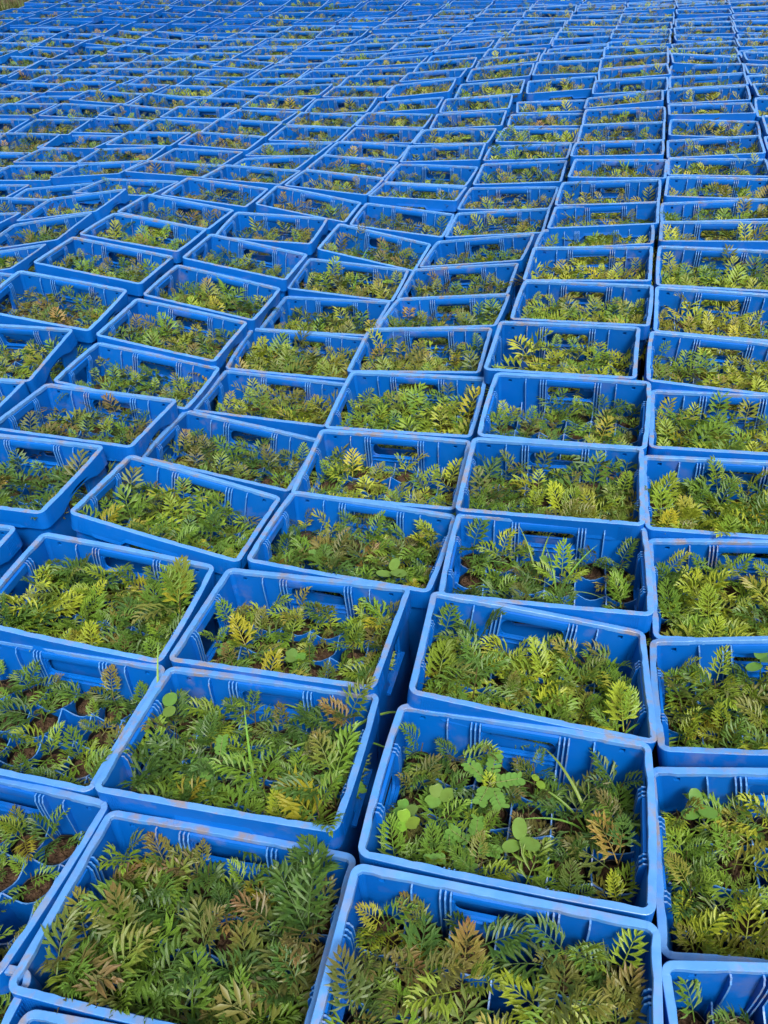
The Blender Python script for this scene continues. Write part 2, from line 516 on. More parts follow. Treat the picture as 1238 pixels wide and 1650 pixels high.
# ------------------------------------------------------------------ layout of the crates: column, row, x, y, z, tilts, yaw
CR_DATA = [
    (1,0,0.0780,0.3515,0.0324,0.0269,-0.0037,-0.2783), (1,1,0.1572,0.6323,0.0168,-0.0402,-0.0041,-0.2866),
    (1,2,0.2442,0.8970,0.0036,-0.1270,0.1204,-0.2533), (1,3,0.3245,1.1707,-0.0156,-0.0468,-0.0159,-0.2558),
    (1,4,0.3902,1.4285,-0.0049,0.0442,-0.0250,-0.2797), (1,5,0.4806,1.6939,0.0114,0.1000,-0.0303,-0.3280),
    (1,6,0.5382,1.9805,0.0283,0.0513,-0.0275,-0.3250), (1,7,0.6609,2.2578,0.0323,0.0275,-0.0257,-0.3398),
    (1,8,0.7487,2.5376,0.0383,0.0309,-0.0537,-0.3210), (1,9,0.8358,2.7977,0.0289,-0.1001,-0.0921,-0.3153),
    (1,10,0.9365,3.0415,0.0182,-0.0298,-0.0827,-0.3232), (1,11,1.0221,3.2958,0.0196,0.0323,-0.0579,-0.3318),
    (1,12,1.1343,3.5559,0.0335,-0.0026,-0.0167,-0.3434), (1,13,1.2051,3.8252,0.0430,-0.0341,-0.0335,-0.3217),
    (1,14,1.2977,4.0916,0.0435,0.0538,-0.0371,-0.3138), (1,15,1.3868,4.3620,0.0512,0.0421,-0.0326,-0.3038),
    (1,16,1.4637,4.6402,0.0677,-0.0238,-0.0972,-0.3111), (1,17,1.5761,4.9111,0.0763,0.0506,-0.0379,-0.3133),
    (1,18,1.6726,5.1854,0.0895,0.0135,-0.0562,-0.2480), (0,0,0.4843,0.2291,0.0322,0.0039,-0.0117,-0.1100),
    (0,1,0.5379,0.4952,0.0319,0.0445,-0.2264,-0.2472), (0,2,0.6323,0.7830,0.0165,-0.1555,-0.1860,-0.2462),
    (0,3,0.7125,1.0439,-0.0154,0.0345,-0.1032,-0.2547), (0,4,0.7803,1.3155,-0.0057,-0.0033,-0.0339,-0.2702),
    (0,5,0.8762,1.5837,0.0064,-0.0053,-0.0501,-0.3181), (0,6,0.9515,1.8508,0.0155,0.0300,0.0354,-0.3311),
    (0,7,1.0520,2.1200,0.0259,0.0727,0.0227,-0.3142), (0,8,1.1433,2.3905,0.0494,0.0881,0.0013,-0.3214),
    (0,9,1.2363,2.6603,0.0663,-0.1001,-0.0426,-0.3391), (0,10,1.3312,2.9258,0.0432,-0.0651,-0.0721,-0.3262),
    (0,11,1.4333,3.1896,0.0403,-0.0128,-0.0074,-0.3589), (0,12,1.5298,3.4552,0.0385,-0.0269,-0.0098,-0.3326),
    (0,13,1.6141,3.7225,0.0469,0.0154,-0.0645,-0.3120), (0,14,1.7113,3.9894,0.0547,0.0225,0.0117,-0.3466),
    (0,15,1.7917,4.2627,0.0773,-0.0446,-0.0219,-0.3091), (0,16,1.8781,4.5350,0.0826,0.0432,-0.0451,-0.3180),
    (0,17,1.9737,4.8062,0.0934,0.0229,-0.0484,-0.3145), (2,0,-0.3384,0.2189,0.0011,-0.0038,-0.0055,-0.2362),
    (2,1,-0.3079,0.5040,-0.0161,-0.1045,0.0125,-0.2566), (2,2,-0.2626,0.7866,-0.0100,-0.0886,-0.0201,-0.2684),
    (2,3,-0.1917,1.0543,-0.0213,-0.0649,-0.0498,-0.3037), (2,4,-0.0685,1.3160,-0.0413,-0.0700,0.0228,-0.3249),
    (2,5,0.0073,1.5947,-0.0563,0.0329,0.0035,-0.2676), (2,6,0.0873,1.8813,-0.0495,0.0806,-0.0315,-0.2994),
    (2,7,0.1505,2.1797,-0.0465,0.0289,-0.0637,-0.2855), (2,8,0.2524,2.4715,-0.0639,-0.0481,-0.1052,-0.3284),
    (2,9,0.3353,2.7458,-0.0780,0.0029,-0.1044,-0.3097), (2,10,0.4432,3.0251,-0.0780,0.0091,-0.1352,-0.3644),
    (2,11,0.5671,3.2869,-0.0677,0.0270,-0.0842,-0.3101), (2,12,0.6553,3.5520,-0.0571,0.0400,-0.0447,-0.3573),
    (2,13,0.7554,3.8121,-0.0287,0.0577,-0.0553,-0.3230), (2,14,0.8409,4.0821,-0.0136,-0.0160,-0.0363,-0.2958),
    (2,15,0.9479,4.3556,-0.0089,0.0025,-0.0021,-0.3413), (2,16,1.0472,4.6298,-0.0044,-0.0058,0.0011,-0.2487),
    (2,17,1.1371,4.9085,-0.0006,-0.0072,-0.0014,-0.1861), (3,1,-0.7037,0.6325,-0.0244,-0.0657,-0.0424,-0.3218),
    (3,2,-0.6612,0.9069,-0.0285,-0.0475,0.0200,-0.2836), (3,3,-0.5992,1.1726,-0.0139,-0.0127,0.1097,-0.2652),
    (3,4,-0.4753,1.4612,-0.0253,-0.1157,0.2019,-0.3034), (3,5,-0.3897,1.7663,-0.0819,-0.0887,0.1580,-0.2829),
    (3,6,-0.3045,2.0524,-0.0991,-0.0690,0.0670,-0.2529), (3,7,-0.2404,2.3236,-0.1010,0.0202,0.0600,-0.2293),
    (3,8,-0.1510,2.5938,-0.1023,-0.0041,0.0026,-0.2924), (3,9,-0.0647,2.8575,-0.0860,0.0273,0.0795,-0.2907),
    (3,10,0.0464,3.1379,-0.0744,0.0226,0.1735,-0.3279), (3,11,0.1768,3.4141,-0.0689,0.0116,0.1005,-0.2960),
    (3,12,0.2665,3.6931,-0.0429,-0.0849,0.0298,-0.3064), (3,13,0.3531,3.9672,-0.0517,0.0291,0.0131,-0.3512),
    (3,14,0.4398,4.2401,-0.0290,0.0230,-0.0256,-0.2577), (3,15,0.5321,4.5148,-0.0227,0.0152,-0.0221,-0.3260),
    (4,3,-1.0364,1.2767,0.0264,0.0065,-0.0078,-0.2708), (4,4,-0.9070,1.5616,0.0459,-0.0220,0.0163,-0.2869),
    (4,5,-0.7791,1.8413,0.0157,-0.0939,0.0642,-0.2636), (4,6,-0.6975,2.1159,-0.0248,-0.0604,0.1771,-0.2412),
    (4,7,-0.6373,2.3899,-0.0147,0.0057,0.1600,-0.2970), (4,8,-0.5403,2.6677,-0.0156,-0.0112,0.1840,-0.2907),
    (4,9,-0.4479,2.9571,-0.0064,-0.0338,0.1792,-0.2753), (4,10,-0.3690,3.2479,-0.0043,0.0252,0.0574,-0.2503),
    (4,11,-0.2230,3.5410,-0.0113,-0.0202,0.1723,-0.2838), (4,12,-0.1119,3.8392,-0.0157,-0.0267,0.0771,-0.3419),
    (4,13,-0.0247,4.1257,-0.0286,-0.0150,0.0797,-0.3265), (4,14,0.0551,4.4018,-0.0320,-0.0063,0.0440,-0.2908),
    (4,15,0.1496,4.6721,-0.0287,0.0183,0.0118,-0.3206), (5,5,-1.2211,1.9415,0.0261,0.0027,-0.0087,-0.2371),
    (5,6,-1.1512,2.2223,0.0354,0.1141,0.0109,-0.2582), (5,7,-1.0430,2.5144,0.0626,0.0673,0.1423,-0.2651),
    (5,8,-0.9341,2.8191,0.0716,-0.0306,0.1655,-0.2650), (5,9,-0.8499,3.1133,0.0626,-0.0418,0.1412,-0.2793),
    (5,10,-0.7746,3.4044,0.0411,-0.0478,0.1526,-0.2889), (5,11,-0.6482,3.6899,0.0237,-0.0236,0.1075,-0.2997),
    (5,12,-0.5104,3.9720,0.0095,-0.0598,0.0515,-0.3191), (5,13,-0.4508,4.2445,-0.0206,-0.0237,-0.0555,-0.3195),
    (5,14,-0.3596,4.5201,-0.0277,-0.0277,-0.0186,-0.3277), (5,15,-0.2554,4.7877,-0.0208,0.0341,0.0149,-0.3276),
    (6,8,-1.4282,2.9351,0.0506,-0.0494,-0.1272,-0.1601), (6,9,-1.3194,3.2287,0.0561,0.0459,-0.1482,-0.2908),
    (6,10,-1.2438,3.5286,0.0622,0.0246,-0.1203,-0.2787), (6,11,-1.0787,3.8369,0.0328,-0.0656,0.0051,-0.3396),
    (6,12,-0.9059,4.1378,0.0184,-0.0883,0.0650,-0.2699), (6,13,-0.8352,4.4213,-0.0045,-0.0275,0.0357,-0.3055),
    (6,14,-0.7399,4.6958,-0.0001,-0.0026,0.0695,-0.2772), (7,11,-1.5309,4.0357,-0.0361,0.0476,-0.0772,-0.2516),
    (7,12,-1.3348,4.3118,-0.0005,-0.0470,-0.0571,-0.2779), (7,13,-1.2697,4.5868,-0.0078,0.0010,-0.0164,-0.2024),
    (7,14,-1.1749,4.8642,0.0003,0.0047,0.0138,-0.2841), (8,12,-1.7519,4.4745,-0.0347,-0.0060,-0.0000,-0.2527),
    (8,13,-1.6709,4.7520,-0.0257,-0.0031,-0.0042,-0.2982), (8,14,-1.6215,5.0236,-0.0235,0.0018,-0.0150,-0.3952),
    (9,14,-1.9909,5.0947,-0.0218,0.1338,0.0005,-0.3622), (3,0,-0.7399,0.3663,-0.0127,-0.0132,-0.0194,-0.2593),
    (6,7,-1.4398,2.6636,0.0766,0.0188,0.0668,-0.2735), (7,9,-1.7183,3.5009,0.0265,-0.0386,-0.0589,-0.3021),
    (7,10,-1.6313,3.7673,-0.0061,0.0458,0.0113,-0.3098), (8,11,-1.9209,4.2068,-0.0485,0.0064,-0.0290,-0.3191),
    (-1,12,1.9153,3.3214,0.0458,-0.0282,-0.0169,-0.3478), (9,12,-2.1492,4.5626,-0.0549,0.0937,-0.0181,-0.3284),
    (-1,13,2.0123,3.5881,0.0528,0.0312,0.0060,-0.2991), (9,13,-2.0648,4.8297,-0.0540,0.0787,-0.0159,-0.3012),
    (-1,14,2.1092,3.8549,0.0686,0.0622,0.0208,-0.2927), (10,14,-2.3789,5.1949,-0.0149,0.0707,0.0010,-0.3123),
    (-1,15,2.1783,4.1217,0.0837,0.1009,0.0136,-0.3317), (6,15,-0.6526,4.9644,-0.0002,0.0369,0.0554,-0.3092),
    (7,15,-1.0581,5.1288,-0.0101,0.0272,0.0675,-0.2992), (8,15,-1.4814,5.2799,-0.0076,0.0506,0.0283,-0.2793),
    (9,15,-1.8703,5.3620,-0.0040,0.0835,0.0002,-0.2990), (10,15,-2.2792,5.4616,0.0072,0.0671,0.0097,-0.2865),
    (-1,16,2.2792,4.3886,0.1081,0.0125,-0.0026,-0.2911), (3,16,0.6401,4.7907,-0.0105,0.0538,-0.0370,-0.2647),
    (4,16,0.2322,4.9446,-0.0178,0.0263,0.0257,-0.2876), (5,16,-0.1676,5.0604,-0.0152,0.0167,0.0373,-0.3140),
    (6,16,-0.5733,5.2328,-0.0028,-0.0180,0.0237,-0.3217), (7,16,-0.9578,5.3925,0.0083,0.0069,0.0333,-0.2637),
    (8,16,-1.3728,5.5402,0.0059,0.0268,0.0844,-0.3145), (9,16,-1.7703,5.6318,0.0225,0.0469,0.0505,-0.2946),
    (10,16,-2.1689,5.7269,0.0390,0.0307,-0.0004,-0.3511), (11,16,-2.5475,5.8334,0.0244,0.0107,0.0110,-0.3058),
    (-1,17,2.3610,4.6553,0.0961,0.0104,-0.0084,-0.2886), (3,17,0.7232,5.0667,0.0090,0.0550,-0.0416,-0.2488),
    (4,17,0.3281,5.2179,-0.0023,0.0121,-0.0527,-0.2519), (5,17,-0.0774,5.3350,-0.0018,0.0938,-0.0233,-0.2895),
    (6,17,-0.4659,5.5005,0.0086,0.0407,0.0389,-0.3420), (7,17,-0.8588,5.6551,-0.0026,0.0135,0.0207,-0.3483),
    (8,17,-1.2394,5.8028,0.0030,0.0673,0.0901,-0.3323), (9,17,-1.6402,5.8989,0.0418,0.0110,0.0782,-0.2734),
    (10,17,-2.0226,5.9916,0.0278,-0.0086,-0.0017,-0.3241), (11,17,-2.4116,6.0993,0.0439,0.0433,-0.0011,-0.3235),
    (-1,18,2.4478,4.9220,0.0917,0.0053,0.0598,-0.3022), (0,18,2.0626,5.0609,0.0955,0.0342,-0.0241,-0.3479),
    (2,18,1.2499,5.1899,0.0505,0.0529,-0.0478,-0.2308), (3,18,0.8449,5.3397,0.0277,0.0870,-0.0556,-0.2767),
    (4,18,0.4341,5.4908,0.0304,0.0733,-0.0787,-0.2870), (5,18,0.0391,5.6088,0.0141,0.0230,0.0149,-0.3045),
    (6,18,-0.3575,5.7670,0.0169,0.0423,-0.0390,-0.3373), (7,18,-0.7247,5.9181,-0.0171,0.0038,0.0857,-0.3333),
    (8,18,-1.1160,6.0649,0.0096,0.0325,0.0316,-0.2903), (9,18,-1.5041,6.1633,0.0323,0.0039,0.0177,-0.3122),
    (10,18,-1.8958,6.2565,0.0542,0.0439,0.0039,-0.3312), (11,18,-2.2914,6.3650,0.0544,0.0144,0.0458,-0.2920),
    (12,18,-2.6832,6.4211,0.0335,0.0020,0.0241,-0.2939), (-1,19,2.5486,5.1888,0.1122,-0.0118,0.0322,-0.3233),
    (0,19,2.1535,5.3227,0.1000,0.0225,0.0714,-0.2739), (1,19,1.7541,5.4547,0.1015,0.0481,-0.0554,-0.2918),
    (2,19,1.3439,5.4664,0.0885,0.0876,-0.0176,-0.3028), (3,19,0.9510,5.6119,0.0632,0.0838,-0.0705,-0.2851),
    (4,19,0.5386,5.7631,0.0494,0.0033,-0.0506,-0.2926), (5,19,0.1427,5.8815,0.0199,0.0419,0.0109,-0.2747),
    (6,19,-0.2389,6.0325,0.0076,0.0071,-0.0114,-0.3345), (7,19,-0.6306,6.1816,0.0075,-0.0079,-0.0132,-0.3222),
    (8,19,-1.0073,6.3283,0.0023,-0.0291,0.0596,-0.3316), (9,19,-1.3886,6.4279,0.0231,0.0458,0.0078,-0.3292),
    (10,19,-1.7842,6.5203,0.0429,-0.0197,0.0389,-0.3140), (11,19,-2.1679,6.6295,0.0502,0.0246,0.0139,-0.3053),
    (12,19,-2.5473,6.6838,0.0271,-0.0439,0.0207,-0.3848), (-1,20,2.6346,5.4556,0.0927,-0.0115,-0.0734,-0.2973),
    (0,20,2.2344,5.5864,0.0974,-0.0008,-0.0031,-0.2814), (1,20,1.8438,5.7190,0.1062,0.0229,0.0115,-0.2915),
    (2,20,1.4377,5.7407,0.1011,0.0119,-0.0190,-0.2807), (3,20,1.0453,5.8831,0.0817,0.0134,-0.0800,-0.2696),
    (4,20,0.6435,6.0346,0.0540,0.0540,-0.0639,-0.2701), (5,20,0.2475,6.1524,0.0191,0.0167,-0.0100,-0.2803),
    (6,20,-0.1382,6.2977,0.0043,0.0155,-0.0050,-0.3463), (7,20,-0.5205,6.4464,0.0033,0.0591,-0.0299,-0.3320),
    (8,20,-0.9043,6.5925,0.0142,0.0063,0.0145,-0.3264), (9,20,-1.2938,6.6928,0.0266,0.0082,0.0391,-0.3334),
    (10,20,-1.6823,6.7853,0.0302,0.0198,0.0462,-0.2903), (11,20,-2.0728,6.8933,0.0433,0.0099,-0.0051,-0.3200),
    (12,20,-2.4555,6.9426,0.0437,0.0944,0.0257,-0.3047), (13,20,-2.8435,6.8119,0.0630,0.0216,0.0113,-0.2733),
    (-1,21,2.7214,5.7222,0.0992,0.0090,0.0009,-0.2990), (0,21,2.3385,5.8503,0.0846,-0.0151,-0.0275,-0.2615),
    (1,21,1.9394,5.9817,0.1089,-0.0385,-0.0400,-0.2927), (2,21,1.5398,6.0148,0.0928,-0.0496,-0.0515,-0.2728),
    (3,21,1.1399,6.1529,0.0781,0.0260,0.0037,-0.3139), (4,21,0.7485,6.3042,0.0443,0.0460,-0.0413,-0.3002),
    (5,21,0.3421,6.4220,0.0368,0.0053,-0.0370,-0.2967), (6,21,-0.0391,6.5632,0.0181,-0.0103,-0.0156,-0.2783),
    (7,21,-0.4231,6.7120,-0.0001,-0.0068,-0.0264,-0.3239), (8,21,-0.8136,6.8575,0.0206,0.0084,0.0759,-0.3163),
    (9,21,-1.1992,6.9575,0.0149,0.0302,0.1014,-0.3118), (10,21,-1.5882,7.0513,0.0369,0.0008,0.0206,-0.2998),
    (11,21,-1.9891,7.1575,0.0306,0.0194,0.0104,-0.3327), (12,21,-2.3716,7.2021,0.0651,0.0619,-0.0100,-0.3126),
    (13,21,-2.7706,7.0790,0.0613,0.0893,0.0247,-0.2736), (-1,22,2.8342,5.9888,0.0815,-0.0054,0.0114,-0.3130),
    (0,22,2.4455,6.1115,0.0818,-0.0363,0.0455,-0.2887), (1,22,2.0332,6.2456,0.1031,-0.0339,0.0356,-0.2986),
    (2,22,1.6335,6.2893,0.0950,0.0103,-0.0168,-0.2525), (3,22,1.2479,6.4221,0.0886,0.0066,-0.0571,-0.2939),
    (4,22,0.8431,6.5722,0.0739,0.0090,-0.0667,-0.2918), (5,22,0.4502,6.6909,0.0431,-0.0314,-0.0813,-0.3214),
    (6,22,0.0582,6.8281,0.0170,-0.0032,-0.0136,-0.2959), (7,22,-0.3178,6.9791,-0.0002,0.0274,0.0198,-0.3367),
    (8,22,-0.7190,7.1226,0.0027,0.0299,0.0220,-0.3355), (9,22,-1.1021,7.2213,0.0324,0.0471,0.0239,-0.3474),
    (10,22,-1.5025,7.3178,0.0309,0.0319,-0.0042,-0.3127), (11,22,-1.8980,7.4220,0.0430,0.0662,-0.0041,-0.3239),
    (12,22,-2.2895,7.4627,0.0580,0.0163,-0.0063,-0.2994), (13,22,-2.6873,7.3464,0.0853,0.0785,0.0468,-0.2966),
    (-1,23,2.9228,6.2555,0.0843,-0.0029,0.0450,-0.3113), (0,23,2.5259,6.3714,0.0903,0.0103,0.0023,-0.2936),
    (1,23,2.1239,6.5085,0.0929,-0.0374,0.0298,-0.3015), (2,23,1.7209,6.5637,0.0865,0.0516,0.0041,-0.3136),
    (3,23,1.3327,6.6909,0.0754,-0.0236,-0.0069,-0.3246), (4,23,0.9454,6.8386,0.0539,0.0233,-0.0677,-0.2913),
    (5,23,0.5524,6.9592,0.0460,0.0136,-0.0117,-0.2916), (6,23,0.1615,7.0925,0.0344,0.0439,-0.0226,-0.3167),
    (7,23,-0.2234,7.2465,0.0276,-0.0077,0.0070,-0.3134), (8,23,-0.6238,7.3895,0.0122,0.0432,0.0054,-0.3151),
    (9,23,-1.0195,7.4861,0.0295,0.0177,-0.0145,-0.2919), (10,23,-1.4139,7.5839,0.0106,-0.0637,0.0651,-0.3291),
    (11,23,-1.7876,7.6869,0.0563,0.0297,0.0887,-0.2995), (12,23,-2.1903,7.7253,0.0639,0.0944,0.0204,-0.3120),
    (13,23,-2.5835,7.6140,0.0936,0.0437,0.0659,-0.2593), (14,23,-2.9775,7.5613,0.1148,0.0332,-0.0410,-0.2945),
    (-1,24,3.0149,6.5222,0.0814,0.0196,0.0251,-0.2978), (0,24,2.6229,6.6335,0.0898,-0.0032,0.0308,-0.3170),
    (1,24,2.2190,6.7692,0.0810,0.0151,-0.0284,-0.2921), (2,24,1.8183,6.8375,0.0741,-0.0406,0.0523,-0.2654),
    (3,24,1.4314,6.9595,0.0737,0.0058,-0.0411,-0.2877), (4,24,1.0316,7.1033,0.0645,-0.0799,-0.0054,-0.3040),
    (5,24,0.6370,7.2265,0.0439,-0.0046,-0.0596,-0.3023), (6,24,0.2541,7.3588,0.0298,0.0130,-0.0161,-0.3290),
    (7,24,-0.1380,7.5149,0.0326,0.0198,-0.0568,-0.2763), (8,24,-0.5315,7.6564,0.0303,0.0193,0.0108,-0.3156),
    (9,24,-0.9279,7.7510,0.0426,0.0503,-0.0034,-0.3299), (10,24,-1.3135,7.8493,0.0359,0.0379,0.0293,-0.3018),
    (11,24,-1.6943,7.9521,0.0522,0.0412,0.0095,-0.3428), (12,24,-2.0817,7.9894,0.0907,0.0041,0.0988,-0.2950),
    (13,24,-2.4762,7.8811,0.1225,0.0586,0.0462,-0.3213), (14,24,-2.8740,7.8271,0.1250,0.0662,0.0504,-0.3370),
    (-1,25,3.1126,6.7889,0.0938,-0.0242,-0.0208,-0.3281), (0,25,2.7169,6.8993,0.0782,-0.0234,-0.0206,-0.2916),
    (1,25,2.3208,7.0279,0.0867,0.0461,0.0382,-0.3144), (2,25,1.9184,7.1094,0.0828,0.0163,0.0276,-0.2773),
    (3,25,1.5229,7.2280,0.0709,0.0498,-0.0513,-0.2734), (4,25,1.1314,7.3670,0.0376,-0.0145,-0.0197,-0.3260),
    (5,25,0.7381,7.4938,0.0460,-0.0159,-0.0101,-0.3298), (6,25,0.3563,7.6264,0.0262,-0.0141,-0.0051,-0.3114),
    (7,25,-0.0477,7.7828,0.0502,0.0588,0.0124,-0.3013), (8,25,-0.4353,7.9226,0.0431,0.0669,0.0385,-0.3167),
    (9,25,-0.8245,8.0157,0.0535,0.0019,0.0303,-0.3142), (10,25,-1.2154,8.1146,0.0328,0.0212,0.0425,-0.3156),
    (11,25,-1.6015,8.2178,0.0741,0.0121,0.0986,-0.3078), (12,25,-1.9980,8.2553,0.1046,0.0464,0.0872,-0.3121),
    (13,25,-2.3879,8.1478,0.1291,-0.0014,0.0585,-0.2832), (14,25,-2.7884,8.0929,0.1498,0.0977,0.0306,-0.3122),
    (15,25,-3.1777,8.2044,0.1695,0.0843,0.0363,-0.2952), (-1,26,3.2080,7.0555,0.0991,0.0155,-0.0100,-0.2927),
    (0,26,2.8101,7.1668,0.0966,-0.0065,0.0185,-0.2896), (1,26,2.4107,7.2864,0.0829,-0.0079,-0.0059,-0.2985),
    (2,26,2.0164,7.3798,0.0847,-0.0024,0.0166,-0.2831), (3,26,1.6112,7.4961,0.0577,0.0021,0.0313,-0.3142),
    (4,26,1.2239,7.6302,0.0619,-0.0138,-0.0316,-0.3196), (5,26,0.8335,7.7614,0.0557,0.0065,0.0120,-0.3111),
    (6,26,0.4418,7.8941,0.0574,-0.0043,-0.0033,-0.3032), (7,26,0.0445,8.0503,0.0407,0.0173,0.0490,-0.3216),
    (8,26,-0.3409,8.1883,0.0532,0.0295,0.0235,-0.3238), (9,26,-0.7245,8.2802,0.0454,0.0688,-0.0341,-0.3155),
    (10,26,-1.1216,8.3807,0.0651,0.0287,0.0149,-0.2933), (11,26,-1.5147,8.4845,0.0910,0.0717,0.0415,-0.3229),
    (12,26,-1.9063,8.5226,0.1122,0.0531,0.0265,-0.2813), (13,26,-2.3052,8.4142,0.1463,0.1133,0.0020,-0.3136),
    (14,26,-2.7037,8.3601,0.1699,0.0072,0.0461,-0.3100), (15,26,-3.0963,8.4703,0.1643,0.1375,0.0271,-0.2924),
    (-1,27,3.2950,7.3221,0.1009,0.0048,-0.0062,-0.3271), (0,27,2.9016,7.4355,0.1067,-0.0475,-0.0197,-0.2797),
    (1,27,2.4996,7.5450,0.0955,-0.0341,-0.0277,-0.3430), (2,27,2.1064,7.6484,0.0601,-0.0094,-0.0487,-0.3050),
    (3,27,1.7076,7.7639,0.0799,0.0623,0.0426,-0.2915), (4,27,1.3285,7.8933,0.0786,-0.0260,0.0288,-0.3286),
    (5,27,0.9295,8.0293,0.0656,-0.0142,-0.0122,-0.3157), (6,27,0.5384,8.1619,0.0701,0.0296,-0.0448,-0.2751),
    (7,27,0.1498,8.3174,0.0706,-0.0083,0.0116,-0.2461), (8,27,-0.2511,8.4539,0.0761,-0.0175,0.0018,-0.3202),
    (9,27,-0.6318,8.5447,0.0682,0.0784,0.0542,-0.3168), (10,27,-1.0279,8.6471,0.0828,0.0251,-0.0159,-0.3315),
    (11,27,-1.4192,8.7518,0.1135,0.0478,0.0355,-0.3122), (12,27,-1.8107,8.7897,0.1304,0.0168,0.0231,-0.3265),
    (13,27,-2.2093,8.6795,0.1499,0.0272,0.0536,-0.3255), (14,27,-2.6013,8.6281,0.1797,0.0278,0.0555,-0.2813),
    (15,27,-3.0054,8.7365,0.2068,0.0573,0.0030,-0.2952), (16,27,-3.3843,8.3969,0.1918,0.0613,0.0105,-0.3037),
    (-1,28,3.3875,7.5888,0.0868,-0.0425,0.0192,-0.3095), (0,28,2.9930,7.7023,0.0769,0.0085,0.0166,-0.3055),
    (1,28,2.6050,7.8041,0.0791,-0.0257,0.0453,-0.2854), (2,28,2.2030,7.9156,0.0704,-0.0176,-0.0022,-0.2914),
    (3,28,1.8049,8.0309,0.0752,0.0837,-0.0139,-0.2763), (4,28,1.4204,8.1570,0.0769,0.0285,-0.0122,-0.3067),
    (5,28,1.0179,8.2980,0.0725,0.0179,0.0031,-0.3255), (6,28,0.6330,8.4298,0.0605,0.0030,0.0189,-0.3012),
    (7,28,0.2247,8.5840,0.0759,-0.0127,-0.0396,-0.2840), (8,28,-0.1561,8.7193,0.0810,0.0771,0.0445,-0.3148),
    (9,28,-0.5473,8.8098,0.0851,0.0787,0.0174,-0.3389), (10,28,-0.9302,8.9134,0.0991,0.0087,0.0167,-0.3206),
    (11,28,-1.3323,9.0195,0.1145,0.0675,0.1389,-0.2977), (12,28,-1.7150,9.0548,0.1279,0.0686,0.0702,-0.3429),
    (13,28,-2.1229,8.9453,0.1790,0.0205,0.0726,-0.2918), (14,28,-2.5071,8.8950,0.2085,0.0284,0.0094,-0.3128),
    (15,28,-2.9115,9.0026,0.2254,0.0585,0.0262,-0.3022), (16,28,-3.3067,8.6640,0.2252,0.0935,0.0357,-0.3103),
    (0,29,3.0805,7.9687,0.0644,-0.0182,-0.0248,-0.2808), (1,29,2.6857,8.0636,0.0669,-0.0332,-0.0262,-0.2626),
    (2,29,2.2832,8.1818,0.0682,-0.0605,-0.0219,-0.2984), (3,29,1.8918,8.2973,0.0638,-0.0323,0.0633,-0.2907),
    (4,29,1.4964,8.4211,0.0769,-0.0091,0.0153,-0.2786), (5,29,1.1107,8.5675,0.0793,-0.0140,0.0318,-0.3069),
    (6,29,0.7046,8.6981,0.0785,0.0011,-0.0493,-0.3226), (7,29,0.3132,8.8501,0.0865,0.0420,0.0260,-0.3005),
    (8,29,-0.0686,8.9848,0.1133,0.0614,-0.0393,-0.2975), (9,29,-0.4573,9.0757,0.1016,0.0541,0.0177,-0.3011),
    (10,29,-0.8665,9.1799,0.1205,0.0423,0.0271,-0.3167), (11,29,-1.2526,9.2878,0.1338,0.0802,0.0621,-0.3214),
    (12,29,-1.6491,9.3203,0.1351,0.0288,0.0099,-0.3397), (13,29,-2.0284,9.2128,0.1761,0.0345,0.0224,-0.2533),
    (14,29,-2.4268,9.1613,0.2067,0.0082,0.1039,-0.3082), (15,29,-2.8187,9.2698,0.2257,0.0556,-0.0032,-0.3136),
    (16,29,-3.2045,8.9303,0.2321,0.0317,0.0188,-0.3180), (1,30,2.7832,8.3237,0.0563,-0.0428,0.0825,-0.3310),
    (2,30,2.3804,8.4474,0.0423,-0.0687,0.0557,-0.2834), (3,30,1.9787,8.5632,0.0557,-0.0636,0.1036,-0.2583),
    (4,30,1.5837,8.6855,0.0542,0.0028,-0.0168,-0.3063), (5,30,1.1921,8.8375,0.0700,0.0175,0.0344,-0.2770),
    (6,30,0.7865,8.9666,0.0855,0.0201,0.0370,-0.2673), (7,30,0.3860,9.1160,0.0951,0.0482,-0.0064,-0.2989),
    (8,30,0.0026,9.2506,0.1133,-0.0038,-0.0003,-0.2929), (9,30,-0.3966,9.3425,0.1232,0.1207,0.0588,-0.3284),
    (10,30,-0.7833,9.4469,0.1360,0.0352,0.0257,-0.2942), (11,30,-1.1882,9.5565,0.1580,0.0915,0.0231,-0.2884),
    (12,30,-1.5718,9.5863,0.1717,0.0797,0.0698,-0.3123), (13,30,-1.9693,9.4800,0.1738,0.0590,0.1010,-0.2946),
    (14,30,-2.3665,9.4276,0.2022,-0.0020,0.0846,-0.2938), (15,30,-2.7616,9.5374,0.2285,0.0656,0.0480,-0.2768),
    (16,30,-3.1597,9.1947,0.2519,0.0173,0.0383,-0.2970), (1,31,2.8660,8.5848,0.0366,-0.0479,-0.0210,-0.3035),
    (2,31,2.4694,8.7129,0.0347,-0.0390,-0.0155,-0.3183), (3,31,2.0640,8.8291,0.0491,-0.0417,0.0423,-0.2817),
    (4,31,1.6728,8.9504,0.0647,-0.0607,-0.0020,-0.3188), (5,31,1.2664,9.1078,0.0677,-0.0504,0.0190,-0.2866),
    (6,31,0.8655,9.2353,0.0919,-0.0141,0.0191,-0.2915), (7,31,0.4688,9.3821,0.0998,0.0435,0.0062,-0.3062),
    (8,31,0.0752,9.5169,0.1287,0.0476,0.0143,-0.3108), (9,31,-0.3224,9.6100,0.1441,0.0338,-0.0357,-0.2979),
    (10,31,-0.7151,9.7144,0.1591,0.0460,0.0608,-0.2712), (11,31,-1.1147,9.8255,0.1699,0.0491,0.0142,-0.2742),
    (12,31,-1.5075,9.8528,0.1731,0.0284,0.0242,-0.2756), (13,31,-1.8966,9.7469,0.1832,0.0378,-0.0104,-0.2845),
